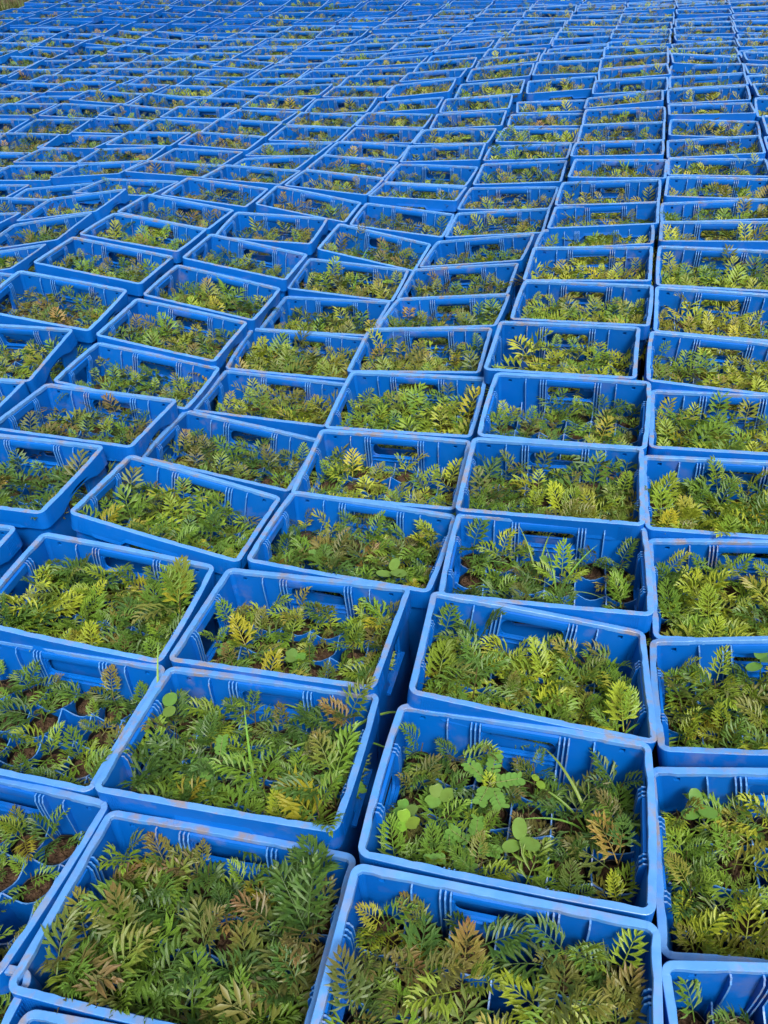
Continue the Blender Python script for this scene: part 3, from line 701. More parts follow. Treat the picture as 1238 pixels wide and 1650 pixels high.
    (14,31,-2.3049,9.6950,0.2128,0.0190,0.0282,-0.2837), (15,31,-2.6988,9.8051,0.2406,0.0212,0.0746,-0.2879),
    (16,31,-3.1053,9.4607,0.2492,0.0600,-0.0213,-0.2556), (4,32,1.7494,9.2162,0.0499,0.0279,0.0155,-0.2848),
    (14,32,-2.2467,9.9630,0.2263,-0.0084,-0.0223,-0.2610), (15,32,-2.6386,10.0728,0.2376,0.1022,0.0259,-0.2626),
    (16,32,-3.0362,9.7276,0.2692,0.0251,0.0664,-0.2580), (16,33,-2.9697,9.9958,0.2838,0.0320,-0.0343,-0.2931),
    (4,0,-1.1449,0.4883,-0.0356,-0.0100,0.0409,-0.2812,1), (5,0,-1.5499,0.6103,-0.0232,0.0436,0.0302,-0.2959,1),
    (-1,0,0.8893,0.1071,0.0268,0.0144,0.0289,-0.2982,1), (4,1,-1.1087,0.7545,-0.0382,-0.0201,0.0151,-0.3177,1),
    (5,1,-1.5137,0.8765,-0.0269,0.0050,-0.0203,-0.3156,1), (-1,1,0.9429,0.3732,0.0230,-0.0063,-0.0201,-0.2732,1),
    (-2,1,1.3479,0.2512,0.0366,0.0202,-0.0212,-0.3158,1), (5,2,-1.4712,1.1509,-0.0179,0.0166,-0.0428,-0.3071,1),
    (-1,2,1.0373,0.6610,0.0199,0.0140,-0.0045,-0.2952,1), (-2,2,1.4423,0.5390,0.0151,-0.0048,0.0101,-0.3129,1),
    (6,3,-1.8464,1.5207,0.0344,-0.0112,0.0045,-0.2836,1), (-1,3,1.1175,0.9219,-0.0227,-0.0079,0.0253,-0.3052,1),
    (-2,3,1.5225,0.7999,-0.0089,-0.0172,-0.0137,-0.3189,1), (6,4,-1.7170,1.8056,0.0550,0.0038,0.0083,-0.2985,1),
    (-1,4,1.1853,1.1935,0.0020,-0.0285,-0.0297,-0.3065,1), (-2,4,1.5903,1.0715,-0.0048,0.0002,-0.0138,-0.2933,1),
    (6,5,-1.6261,2.0635,0.0289,-0.0022,-0.0030,-0.2816,1), (7,5,-2.0311,2.1855,0.0233,-0.0256,-0.0223,-0.2855,1),
    (-1,5,1.2812,1.4617,0.0036,0.0050,0.0072,-0.3004,1), (-2,5,1.6862,1.3397,-0.0011,-0.0026,0.0126,-0.3139,1),
    (7,6,-1.9612,2.4663,0.0391,0.0008,-0.0169,-0.2810,1), (-2,6,1.7615,1.6068,0.0291,0.0488,0.0192,-0.2920,1),
    (7,7,-1.8448,2.7856,0.0793,0.0024,-0.0277,-0.2877,1), (8,7,-2.2498,2.9076,0.0687,-0.0477,0.0020,-0.3055,1),
    (-2,7,1.8620,1.8760,0.0223,-0.0062,0.0062,-0.2858,1), (7,8,-1.8332,3.0571,0.0527,0.0337,-0.0066,-0.3042,1),
    (8,8,-2.2382,3.1791,0.0443,-0.0160,-0.0236,-0.3215,1), (-2,8,1.9533,2.1465,0.0329,0.0165,-0.0161,-0.2887,1),
    (8,9,-2.1233,3.6229,0.0285,-0.0101,-0.0073,-0.3081,1), (9,9,-2.5283,3.7449,0.0329,-0.0146,-0.0059,-0.3091,1),
    (-2,9,2.0463,2.4163,0.0679,0.0193,0.0158,-0.3073,1), (9,10,-2.4413,4.0113,-0.0155,0.0111,0.0150,-0.2857,1),
    (-2,10,2.1412,2.6818,0.0364,0.0070,0.0185,-0.3261,1), (9,11,-2.3259,4.3288,-0.0400,0.0171,-0.0249,-0.2368,1),
    (10,11,-2.7309,4.4508,-0.0399,0.0066,-0.0307,-0.2971,1), (-2,11,2.2433,2.9456,0.0293,0.0046,-0.0153,-0.2961,1),
    (10,12,-2.5542,4.6846,-0.0387,-0.0329,-0.0056,-0.2677,1), (11,12,-2.9592,4.8066,-0.0504,0.0350,0.0031,-0.2764,1),
    (-2,12,2.3203,3.1994,0.0562,0.0224,-0.0228,-0.2794,1), (-3,12,2.7253,3.0774,0.0465,-0.0090,0.0165,-0.3084,1),
    (11,13,-2.8748,5.0737,-0.0476,0.0283,-0.0005,-0.3015,1), (-2,13,2.4173,3.4661,0.0458,-0.0114,-0.0021,-0.3375,1),
    (-3,13,2.8223,3.3441,0.0546,0.0363,0.0021,-0.2994,1), (12,14,-3.1889,5.4389,-0.0101,0.0117,0.0075,-0.3059,1),
    (-2,14,2.5142,3.7329,0.0431,-0.0091,0.0141,-0.3290,1), (-3,14,2.9192,3.6109,0.0731,0.0086,0.0116,-0.2972,1),
    (12,15,-3.0892,5.7056,-0.0043,-0.0197,-0.0184,-0.2897,1), (-2,15,2.5833,3.9997,0.0809,0.0167,-0.0263,-0.3069,1),
    (-3,15,2.9883,3.8777,0.0756,0.0008,0.0038,-0.2969,1), (12,16,-2.9525,5.9554,0.0176,0.0250,-0.0070,-0.2881,1),
    (13,16,-3.3575,6.0774,0.0413,0.0265,-0.0262,-0.2738,1), (-2,16,2.6842,4.2666,0.1062,0.0135,0.0022,-0.3001,1),
    (-3,16,3.0892,4.1446,0.1089,0.0103,0.0170,-0.3142,1), (13,17,-3.2216,6.3433,0.0552,0.0114,-0.0162,-0.3101,1),
    (-2,17,2.7660,4.5333,0.0901,-0.0099,-0.0055,-0.2990,1), (-3,17,3.1710,4.4113,0.1051,-0.0056,-0.0374,-0.3002,1),
    (14,18,-3.4932,6.6651,0.0216,-0.0174,0.0301,-0.3149,1), (-2,18,2.8528,4.8000,0.0869,0.0072,0.0006,-0.3338,1),
    (-3,18,3.2578,4.6780,0.0920,-0.0117,0.0062,-0.2879,1), (14,19,-3.3573,6.9278,0.0318,0.0042,-0.0337,-0.3120,1),
    (-2,19,2.9536,5.0668,0.0943,0.0008,-0.0170,-0.2967,1), (-3,19,3.3586,4.9448,0.1054,-0.0298,-0.0287,-0.2919,1),
    (15,20,-3.6535,7.0559,0.0662,-0.0110,-0.0196,-0.2881,1), (-2,20,3.0396,5.3336,0.0942,-0.0198,-0.0328,-0.2781,1),
    (-3,20,3.4446,5.2116,0.0979,-0.0195,0.0028,-0.3054,1), (15,21,-3.5806,7.3230,0.0513,0.0049,0.0021,-0.2915,1),
    (-2,21,3.1264,5.6002,0.0924,0.0251,-0.0041,-0.2678,1), (-3,21,3.5314,5.4782,0.1018,0.0004,-0.0152,-0.2845,1),
    (15,22,-3.4973,7.5904,0.0998,-0.0078,0.0011,-0.3081,1), (-2,22,3.2392,5.8668,0.0876,0.0073,0.0072,-0.2963,1),
    (-3,22,3.6442,5.7448,0.0786,0.0075,-0.0057,-0.3240,1), (-2,23,3.3278,6.1335,0.0924,-0.0187,0.0172,-0.2951,1),
    (-3,23,3.7328,6.0115,0.0916,-0.0030,-0.0403,-0.3033,1), (-2,24,3.4199,6.4002,0.0662,0.0212,0.0105,-0.3286,1),
    (-3,24,3.8249,6.2782,0.0872,-0.0022,-0.0497,-0.3109,1), (-3,25,3.9226,6.5449,0.1027,-0.0144,0.0072,-0.3126,1),
    (-3,26,4.0180,6.8115,0.1052,0.0094,-0.0101,-0.2919,1), (-3,27,4.1050,7.0781,0.0953,-0.0041,-0.0297,-0.2923,1),
    (-3,28,4.1975,7.3448,0.0802,-0.0328,0.0186,-0.2979,1),
]
CRATES = []
for t in CR_DATA:
    R = Euler((t[5], t[6], t[7])).to_matrix()
    CRATES.append(dict(side=len(t) > 8, c=t[0], r=t[1], p=Vector(t[2:5]), R=R, M=Matrix.Translation(t[2:5]) @ R.to_4x4()))
def project(p):
    v = p - Vector((0, 0, CAM_H))
    d = -v.dot(cz)
    if d <= .02: return None
    return 619 + FOCAL*v.dot(cx)/d, 825 - FOCAL*v.dot(cy)/d, d
for k in CRATES:
    k['depth'] = project(k['p'])[2] if project(k['p']) else .3
CRATES.sort(key=lambda k: (k['side'], k['depth']))
N_IND, N_NEAR = 300, 46
# character of the plants of each crate: yellowness, bronze, vigour
for k in CRATES:
    r = random.Random(k['c']*131 + k['r']*17 + 5)
    px = project(k['p']); u = (px[0] if px else 600)/1238
    y = min(1, max(0, .22 + .42*u + r.uniform(-.28, .28)))
    if k['r'] <= 1 and k['c'] >= 2: y *= .5
    k['yel'] = y
    k['bro'] = min(1, max(0, .30 + .55*min(1, max(0, (k['depth']-1.6)/2.4)) + r.uniform(-.25, .25)))
    dd_ = min(1, max(0, (k['depth']-1.8)/2.2))
    k['vig'] = r.uniform(.90, 1.14)*(1-.03*dd_)
    k['tint'] = r.uniform(.90, 1.10)
    k['fill'] = r.uniform(.92, 1.0)
SPEC = {(2, 1): (.18, .45, 1.22, 1.0), (2, 2): (.25, .25, 1.12, 1.0), (3, 1): (.3, .25, .85, .8), (3, 2): (.3, .25, .85, .84),
        (1, 0): (.38, .6, 1.0, .93), (1, 1): (.3, .2, .90, .84), (1, 2): (.52, .4, .98, 1.0), (1, 3): (.3, .35, .92, .78), (1, 4): (.4, .45, 1.05, 1.0),
        (0, 0): (.4, .5, .85, .82), (0, 1): (.72, .35, 1.08, .95), (0, 2): (.62, .35, 1.05, .95), (0, 3): (.58, .3, 1.0, .96), (0, 4): (.62, .2, 1.1, 1.0),
        (2, 3): (.5, .35, .95, .84), (3, 3): (.42, .3, 1.12, 1.0), (2, 4): (.38, .25, 1.05, 1.0), (3, 4): (.45, .2, 1.1, 1.0), (2, 6): (.6, .2, 1.1, 1.0),
        (1, 7): (.75, .3, 1.05, 1.0), (0, 6): (.72, .3, 1.08, 1.0), (0, 5): (.62, .2, 1.12, 1.0), (2, 15): (.6, .2, 1.2, 1.0), (2, 14): (.45, .2, 1.2, 1.0)}
for k in CRATES:
    if (k['c'], k['r']) in SPEC: k['yel'], k['bro'], k['vig'], k['fill'] = SPEC[(k['c'], k['r'])]

ORD = ['zeroth', 'first', 'second', 'third', 'fourth', 'fifth', 'sixth', 'seventh', 'eighth', 'ninth', 'tenth', 'eleventh', 'twelfth',
       'thirteenth', 'fourteenth', 'fifteenth', 'sixteenth', 'seventeenth', 'eighteenth', 'nineteenth', 'twentieth']
def ordi(n):
    if n <= 20: return ORD[n]
    if n == 30: return 'thirtieth'
    return ('twenty-' if n < 30 else 'thirty-') + ORD[n % 10]
first_row = {}
for k in CRATES:
  if not k['side']: first_row[k['c']] = min(first_row.get(k['c'], 99), k['r'])
def column_words(c):
    if c <= 0: return ordi(1-c) + ' column right of dark gap'
    return ordi(c) + ' column left of dark gap'
def crate_label(k):
    y, b, v = k['yel'], k['bro'], k['vig']
    look = 'yellow-green' if y > .58 else ('bronze-tipped' if b > .5 else ('dark green' if y < .3 else 'mid-green'))
    n = k['r'] - first_row[k['c']] + 1
    pos = 'frontmost' if n == 1 else ordi(n) + ' from front'
    return f'crate of {look} seedlings, {pos} in {column_words(k["c"])}'

# ------------------------------------------------------------------ ground under and beyond the crates
pc = np.array([[k['p'][0], k['p'][1], k['p'][2]] for k in CRATES])
def ground_z(x, y):
    d2 = (pc[:, 0]-x)**2 + (pc[:, 1]-y)**2
    w = 1/(d2 + .02)**2
    return float((w*pc[:, 2]).sum()/w.sum()) - CH - .008
gx = sorted(set([-150, -90, -50, -25, -14, -9] + [round(-6+.3*i, 2) for i in range(36)] + [6, 9, 14, 25, 50, 90, 150]))
gy = sorted(set([-60, -30, -14, -7, -4, -2.4] + [round(-1.2+.3*i, 2) for i in range(45)] + [13, 15, 18, 24, 34, 55, 100, 180, 300]))
gv = []; gf = []
for y in gy:
    for x in gx:
        far = max(0, math.hypot(x, y-4) - 7)
        gv.append((x, y, ground_z(x, y) + min(far*.02, 1.2) + .02*math.sin(x*3.1)*math.cos(y*2.3)*(far > .5)))
nx_ = len(gx)
for j in range(len(gy)-1):
    for i in range(nx_-1):
        gf.append((j*nx_+i, j*nx_+i+1, (j+1)*nx_+i+1, (j+1)*nx_+i))
ground = link('ground', new_mesh('ground', gv, gf, M_GROUND, True))
tag(ground, kind='structure')

# ------------------------------------------------------------------ crates
GROUP_C = 'blue crates of seedlings laid out in rows'
def build_crate(k, near, idx):
    root = link('crate', None)
    root.matrix_world = k['M']
    tag(root, crate_label(k), 'crate', GROUP_C)
    t = k['tint']; colr = (t, t, min(1.05, t), 1)
    def part(name, me, parent=root, loc=None, rz=0.0):
        o = link(name, me, parent); o.color = colr
        if loc: o.location = loc
        if rz: o.rotation_euler = (0, 0, rz)
        return o
    rim = part('rim', RIMS[(k['c']*7 + k['r']*3) % 4])
    if near:
        part('corner_groove', ME_KNURL, rim)['kind'] = 'stuff'
        part('moulded_mark', ME_TEXT, rim)['kind'] = 'stuff'
        for s in (0, 1):
            w = part('long_wall', ME_LONG, root, None, math.pi*s)
            for a in LONG_RIBS: part('rib', ME_RIB, w, (a, HD-WI, 0))
            w = part('end_wall', ME_END, root, None, math.pi*s)
            for a in END_RIBS:
                part('rib', ME_RIB, w, (HW-WI, a, 0), -math.pi/2)
        for j in (-1, 0, 1): part('divider', ME_DX, root, (0, j*PY, 0))
        for i in range(-2, 3): part('divider', ME_DY, root, (i*PX, 0, 0))
    else:
        for s in (0, 1):
            part('long_wall', ME_LONGR, root, None, math.pi*s)
            part('end_wall', ME_ENDR, root, None, math.pi*s)
        part('divider_grid', ME_GRID)
    part('base', ME_BASE)
    return root
for i, k in enumerate(CRATES[:N_IND]):
    build_crate(k, i < N_NEAR, i)

# the farthest crates, past the 300 largest, as one object of real crates
def far_crate_mb():
    mb = MB()
    def ring(w0, d0, z0, w1, d1, z1):
        a = [(-w0, -d0, z0), (w0, -d0, z0), (w0, d0, z0), (-w0, d0, z0)]
        b = [(-w1, -d1, z1), (w1, -d1, z1), (w1, d1, z1), (-w1, d1, z1)]
        for i in range(4):
            j = (i+1) % 4
            mb.quad(a[i], a[j], b[j], b[i])
    ring(HW, HD, -SK, HW, HD, 0); ring(HW, HD, 0, HW-.0112, HD-.0112, 0)
    nr = (4, 8)
    ring(HW-.0112, HD-.0112, 0, HW-.0112, HD-.0112, -.008)
    ring(HW-.0112, HD-.0112, -.008, HW-.018, HD-.018, -.24); ring(HW-.02, HD-.02, -CH, HW-.0105, HD-.0105, -SK)
    for s in (-1, 1):
        y = s*(HD-.0125)
        mb.box(-.058, .058, min(y, y-s*.004), max(y, y-s*.004), -.028, -.010)
        for a in LONG_RIBS: mb.box(a-.001, a+.001, min(y, y-s*.007), max(y, y-s*.007), -.12, -.012)
    for j in (-1, 0, 1): mb.box(-HW+.018, HW-.018, j*PY-.0012, j*PY+.0012, -.20, -.094)
    for i in range(-2, 3): mb.box(i*PX-.0011, i*PX+.0011, -HD+.018, HD-.018, -.20, -.093)
    return mb, nr
fm, nr_ = far_crate_mb()
fv = np.array(fm.v)
vv = []; ff = []; mi = []
for k in [q for q in CRATES[N_IND:] if not q['side']]:
    R = np.array(k['R']); n0 = len(vv)*len(fv)
    vv.append(fv @ R.T + np.array(k['p']))
    ff += [tuple(i+n0 for i in f) for f in fm.f]
    mi += [1 if nr_[0] <= q < nr_[1] else 0 for q in range(len(fm.f))]
M_WALLF = plastic('blue_plastic_far', False, False)
M_RIMF = plastic('scuffed_painted_sheen_rim_far', True, False)
if vv:
    me = new_mesh('distant_crates', np.concatenate(vv), ff, [M_WALLF, M_RIMF])
    me.polygons.foreach_set('material_index', mi)
    o = link('distant_crates', me)
    tag(o, 'farthest rows of blue seedling crates along the top of the photo', 'crates', None, 'stuff')

side = [q for q in CRATES if q['side']]
sm = MB()
for q in (rim_mesh(1), LR, ER, g_, base_mb()): sm.add(q)
for q in (LR, ER):
    t_ = MB(); t_.add(q); t_.v = [(-x, -y, z) for x, y, z in t_.v]; sm.add(t_)
sv_ = np.array(sm.v); smi = sm.mi + [0]*(len(sm.f)-len(sm.mi))
vv = []; ff = []
for i, k in enumerate(side):
    vv.append(sv_ @ np.array(k['R']).T + np.array(k['p'])); n0 = i*len(sv_)
    ff += [tuple(x+n0 for x in f) for f in sm.f]
if side:
    me = new_mesh('outer_crates', np.concatenate(vv), ff, [M_WALLF, M_RIMF])
    me.polygons.foreach_set('material_index', smi*len(side))
    tag(link('outer_crates', me), 'further blue seedling crates carrying on past the sides of the photo', 'crates', None, 'stuff')

# ------------------------------------------------------------------ foliage
def lobe_pts(b, d, n, L, w, hi, c=0.0):
    s = np.cross(d, n); s /= np.linalg.norm(s)
    f = lambda a, k, h: b + d*(L*a) + s*(w*k) + n*(h*w)
    if hi:
        v = [f(0, 0, 0), f(.30, .42, .20), f(.32, 0, -.12), f(.30, -.42, .20), f(.62, .48+c*.35, .18), f(.66, c*.35, -.16), f(.62, -.48+c*.35, .18), f(1, c, -.6)]
        F = [(0,2,1),(0,3,2),(1,2,5,4),(2,3,6,5),(4,5,7),(5,6,7)]
    else:
        v = [f(0, 0, 0), f(.55, .5, .06), f(1, 0, -.3), f(.55, -.5, .06)]
        F = [(0, 3, 2, 1)]
    return v, F
def frond(seed, lod):
    """one divided leaf along +Y, upper side +Z; returns verts, faces, tip amount. length 1 = rachis"""
    r = random.Random(seed)
    V = []; F = []; T = []
    def put(v, f, t):
        n = len(V); V.extend(v); F.extend([tuple(i+n for i in q) for q in f]); T.extend(t)
    droop = r.uniform(.25, 1.0); bend = r.uniform(-.25, .25)
    pairs = {0: r.choice((7, 7, 8, 8)), 1: r.choice((6, 6, 7)), 2: 6}[lod]
    hi = lod == 0
    def axis(s):
        # numeric integration of the rachis
        p = np.zeros(3); n = 10
        for i in range(n):
            a = s*(i+.5)/n
            el = -droop*a*a*1.1; az = bend*a
            p += np.array([math.sin(az)*math.cos(el), math.cos(az)*math.cos(el), math.sin(el)])*s/n
        el = -droop*s*s*1.1; az = bend*s
        d = np.array([math.sin(az)*math.cos(el), math.cos(az)*math.cos(el), math.sin(el)])
        return p, d
    # rachis
    if lod < 2:
        segs = 6 if hi else 3
        ring = []
        for i in range(segs+1):
            s = i/segs*.96; p, d = axis(s)
            w = .014*(1-.75*s)
            x = np.cross(d, [0, 0, 1]); x /= np.linalg.norm(x); u = np.cross(x, d)
            ring.append([p+x*w, p-u*w*1.2, p-x*w, p+u*w*.4])
        v = [q for g in ring for q in g]; f = []
        for i in range(segs):
            for j in range(4):
                f.append((i*4+j, i*4+(j+1) % 4, i*4+4+(j+1) % 4, i*4+4+j))
        put(v, f, [.15+.5*(i//4)/segs for i in range(len(v))])
    start = r.uniform(.17, .26)
    for i in range(pairs):
        q = i/(pairs-1)
        s = start + (.95-start)*q**.92
        p, d = axis(s)
        x = np.cross(d, [0, 0, 1]); x /= np.linalg.norm(x); u = np.cross(x, d)
        Lp = (.47*(1-q)**.8*(.80+.5*q) + .10) * r.uniform(.88, 1.1)
        if i == 0: Lp *= r.uniform(.7, .95)
        for sd_ in (-1, 1):
            if hi: Lq = Lp*r.uniform(.86, 1.12)
            else: Lq = Lp*1.05
            an = math.radians(56 - 28*q + r.uniform(-7, 7))
            lift = r.uniform(-.02, .46)
            pd = d*math.cos(an) + x*sd_*math.sin(an) + u*lift; pd /= np.linalg.norm(pd)
            nn = u - pd*np.dot(u, pd); nn /= np.linalg.norm(nn)
            off = d*(.012*sd_)
            wid = (.053 if hi else .064) + .03*Lq
            if lod == 2: wid = .085
            v, f = lobe_pts(p+off, pd, nn, Lq, wid, hi, -sd_*r.uniform(.0, .8))
            put(v, f, [min(1, .1+.75*s + .3*(k > len(v)//2)*s) for k in range(len(v))])
            nl = 0
            if lod < 2 and q < .74: nl = 2 if q < .5 else 1
            if lod == 1: nl = min(nl, 1 if q < .6 else 0)
            for m_ in range(nl):
                side = sd_ if (m_ == 0) else -sd_
                fr = .24 + .20*m_ + r.uniform(0, .08)
                a2 = math.radians(30+r.uniform(-6, 8))
                cr_ = np.cross(nn, pd)
                ld = pd*math.cos(a2) - cr_*(side*math.sin(a2)); ld /= np.linalg.norm(ld)
                v, f = lobe_pts(p+off+pd*(Lq*fr), ld, nn, Lq*(.60-.13*m_)*r.uniform(.85, 1.1), wid*.9, hi)
                put(v, f, [min(1, .1+.7*s)]*len(v))
    p, d = axis(.95)
    x = np.cross(d, [0, 0, 1]); x /= np.linalg.norm(x); u = np.cross(x, d)
    v, f = lobe_pts(p, d, u, .15, .05, hi)
    put(v, f, [1.0]*len(v))
    return np.array(V), F, np.array(T)

# palette (linear): leaf colours as they are in even light
def leaf_colour(r, yel, bro, age):
    """age 0 = young top leaf .. 1 = old low leaf"""
    g = r.random()
    dark = np.array([.046, .110, .026]); mid = np.array([.130, .240, .027]); lime = np.array([.315, .360, .030])
    gold = np.array([.44, .31, .018]); brz = np.array([.155, .098, .042]); rust = np.array([.36, .165, .060])
    t = yel*1.15 + r.gauss(0, .22) - .10
    t = min(1.0, max(0.0, t))
    c = dark + (mid-dark)*min(1, t*2) if t < .5 else mid + (lime-mid)*min(1, (t-.5)*2)
    b = 0.0
    if g < bro*.30: c = c*.58 + brz*.42; b = .35
    elif g > 1 - .045*yel*(1+age): c = c*.5 + gold*.5
    elif g > .972: c = rust*.6 + c*.4
    c = c*r.uniform(.86, 1.26)
    bt = max(0.0, min(1.0, b + (r.random() < bro*.62)*r.uniform(.2, .7)))
    return np.minimum(c, .6), bt

def seedling_plan(r, vig, lush=True):
    """list of fronds: (height on stem, length, azimuth, elevation, age, variant) and stem height"""
    h = r.uniform(.030, .062)*vig
    if r.random() < .16: h *= 1.65
    n = r.choice((4, 5, 5, 6, 6, 7)) if lush else r.choice((3, 4, 4, 5))
    vig = vig*r.choice((.66, .82, .9, 1.0, 1.0, 1.06))
    a0 = r.uniform(0, 6.28)
    out = []
    for i in range(n):
        q = i/(n-1)              # 0 low .. 1 top
        L = (.100 - .030*q + r.uniform(-.018, .014))*vig
        if q < .2: L *= .85
        el = math.radians(12 + 50*q**1.2 + r.uniform(-12, 14))
        out.append((h*(.22+.78*q), L, a0 + i*2.399 + r.uniform(-.35, .35), el, 1-q, r.randrange(14)))
    return out, h

def rot_frond(az, el, roll):
    return np.array(Matrix.Rotation(az, 3, 'Z') @ Matrix.Rotation(el, 3, 'X') @ Matrix.Rotation(roll, 3, 'Y'))

FR_HI = []
for i in range(14):
    v, f, t = frond(100+i, 0)
    me = new_mesh('seedling_leaf', v, f, M_LEAF, False, {'tip': t})
    FR_HI.append(me)

def stem_mesh(seed):
    r = random.Random(seed); v = []; f = []
    bx, by = r.uniform(-.12, .12), r.uniform(-.12, .12)
    for i in range(5):
        s = i/4; w = .030*(1-.45*s)
        for j in range(5):
            a = 6.283*j/5
            v.append((bx*s*s+w*math.cos(a), by*s*s+w*math.sin(a), s*1.02))
    for i in range(4):
        for j in range(5): f.append((i*5+j, i*5+(j+1) % 5, i*5+5+(j+1) % 5, i*5+5+j))
    return new_mesh('seedling_stem', v, f, M_STEM, True)
STEMS = [stem_mesh(i) for i in range(4)]
def pot_mesh(seed):
    r = random.Random(seed); v = []; f = []; n = 16
    prof = [(.0265, .009), (.0270, .004), (.0262, -.03), (.0235, -.10)]
    wob = [r.uniform(-.0016, .0012) for _ in range(n)]
    for (rad, z) in [(.0255, .0075)] + prof:
        for j in range(n):
            a = 6.283*j/n
            v.append(((rad+wob[j])*math.cos(a), (rad+wob[j])*math.sin(a), z + wob[j]*1.2*(z > 0)))
    for i in range(4):
        for j in range(n): f.append((i*n+j, i*n+n+j, i*n+n+(j+1) % n, i*n+(j+1) % n))
    return new_mesh('seedling_pot', v, f, M_POT, True)
def soil_mesh(seed):
    r = random.Random(seed); v = [(0, 0, .002)]; f = []; n = 20
    rads = (.0045, .0085, .0125, .0165, .0205, .0252)
    for k, rad in enumerate(rads):
        for j in range(n):
            a = 6.283*(j+.5*(k % 2))/n + r.uniform(-.08, .08); q = rad + r.uniform(-.001, .001)*(k < 5)
            v.append((q*math.cos(a), q*math.sin(a), r.uniform(-.0035, .0040) - .004*(k == 5)))
    for j in range(n): f.append((0, 1+j, 1+(j+1) % n))
    for k in range(len(rads)-1):
        for j in range(n):
            a = 1+k*n
            f.append((a+j, a+n+j, a+n+(j+1) % n)); f.append((a+j, a+n+(j+1) % n, a+(j+1) % n))
    for q in range(26):                                  # clods, chips of grit and bark
        cx_, cy_ = r.uniform(-.019, .019), r.uniform(-.019, .019); s = r.uniform(.0010, .0032); t = r.uniform(0, 6)
        b = len(v); z = r.uniform(.0005, .003)
        v += [(cx_+s*1.6*math.cos(t), cy_+s*1.6*math.sin(t), z), (cx_+s*math.cos(t+2.2), cy_+s*math.sin(t+2.2), z), (cx_+s*math.cos(t+4), cy_+s*math.sin(t+4), z), (cx_, cy_, z+s*r.uniform(.7, 1.5))]
        f += [(b, b+1, b+3), (b+1, b+2, b+3), (b+2, b, b+3)]
    return new_mesh('pot_soil', v, f, M_SOIL, False)
POTS = [pot_mesh(i) for i in range(3)]
SOILS = [soil_mesh(20+i) for i in range(5)]

# every cell of every crate: which ones hold a seedling, and which 300 show largest
SOIL_Z = -.116
cells = []
for ci, k in enumerate(CRATES):
    r = random.Random(900 + k['c']*101 + k['r'])
    for j in range(NY):
        for i in range(NX):
            x = (i-(NX-1)/2)*PX + r.uniform(-.004, .004)
            y = (j-(NY-1)/2)*PY + r.uniform(-.004, .004)
            ok = r.random() < k['fill']
            P = k['M'] @ Vector((x, y, SOIL_Z + r.uniform(-.006, .006)))
            pr = project(P + Vector((0, 0, .05)))
            cells.append(dict(k=k, i=i, j=j, P=P, ok=ok, pr=pr, seed=r.randrange(10**6)))
def in_frame(pr, m=-8): return pr and -m-40 < pr[0] < 1278+m and -m-20 < pr[1] < 1680+m
cells = [c for c in cells if c['ok']]
front = sorted([c for c in cells if in_frame(c['pr'])], key=lambda c: c['pr'][2])[:300]
front_ids = set(id(c) for c in front)
rest = [c for c in cells if id(c) not in front_ids]

NAMES = {}
def crate_short(k):
    n = k['r'] - first_row[k['c']] + 1
    side = 'right' if k['c'] <= 0 else 'left'
    cn = ordi(1-k['c'] if k['c'] <= 0 else k['c'])
    return f"{'frontmost' if n == 1 else ordi(n)} crate, {cn} column {side} of gap"
ROWW = ['front', 'second', 'third', 'back']
for c in front:
    k = c['k']; r = random.Random(c['seed'])
    root = link('seedling', None)
    root.matrix_world = Matrix.Translation(c['P']) @ k['R'].to_4x4()
    plan, h = seedling_plan(r, k['vig'], k['fill'] > .9)
    o = link('pot', POTS[r.randrange(3)], root); o.rotation_euler = (0, 0, r.uniform(0, 6))
    o = link('soil', SOILS[r.randrange(5)], root); o.rotation_euler = (0, 0, r.uniform(0, 6))
    o = link('stem', STEMS[r.randrange(4)], root); o.scale = (.055, .055, h)
    cyel = min(1, max(0, k['yel'] + r.gauss(0, .17))); cbro = k['bro']*r.uniform(.2, 1.6)
    acc = np.zeros(3); nb = 0
    for (hz, L, az, el, age, var) in plan:
        col, bt = leaf_colour(r, cyel, cbro, age)
        cx0, cy0 = (c['i']-(NX-1)/2)*PX, (c['j']-(NY-1)/2)*PY
        for _ in range(8):                                # grow towards the light, not through the walls
            tx, ty = cx0 - math.sin(az)*math.cos(el)*L*.92, cy0 + math.cos(az)*math.cos(el)*L*.92
            tz = SOIL_Z + hz + math.sin(el)*L*.8
            over = max(abs(tx)-(HW-.016), abs(ty)-(HD-.016))
            if over < 0 or (tz > .012 and over < .016 and r.random() < .4): break
            az += r.uniform(.5, 1.6); el = min(1.25, el + .07); L *= .97
        o = link('leaf', FR_HI[var], root)
        o.location = (0, 0, hz)
        o.rotation_euler = (Matrix.Rotation(az, 3, 'Z') @ Matrix.Rotation(el, 3, 'X') @ Matrix.Rotation(r.uniform(-.25, .25), 3, 'Y')).to_euler()
        o.scale = (L, L, L)
        o.color = (*[float(q) for q in col], float(bt))
        acc += col; nb += bt > .4
    acc /= len(plan)
    word = 'bronze-tinged' if nb >= 3 else ('yellow-green' if acc[0] > .15 else ('dark green' if acc[0] < .07 else 'green'))
    lab = f"{word} seedling, {ORD[c['i']+1]} from left in {ROWW[c['j']]} row, {crate_short(k)}"
    tag(root, lab, 'seedling', 'ferny seedlings growing in the crates')

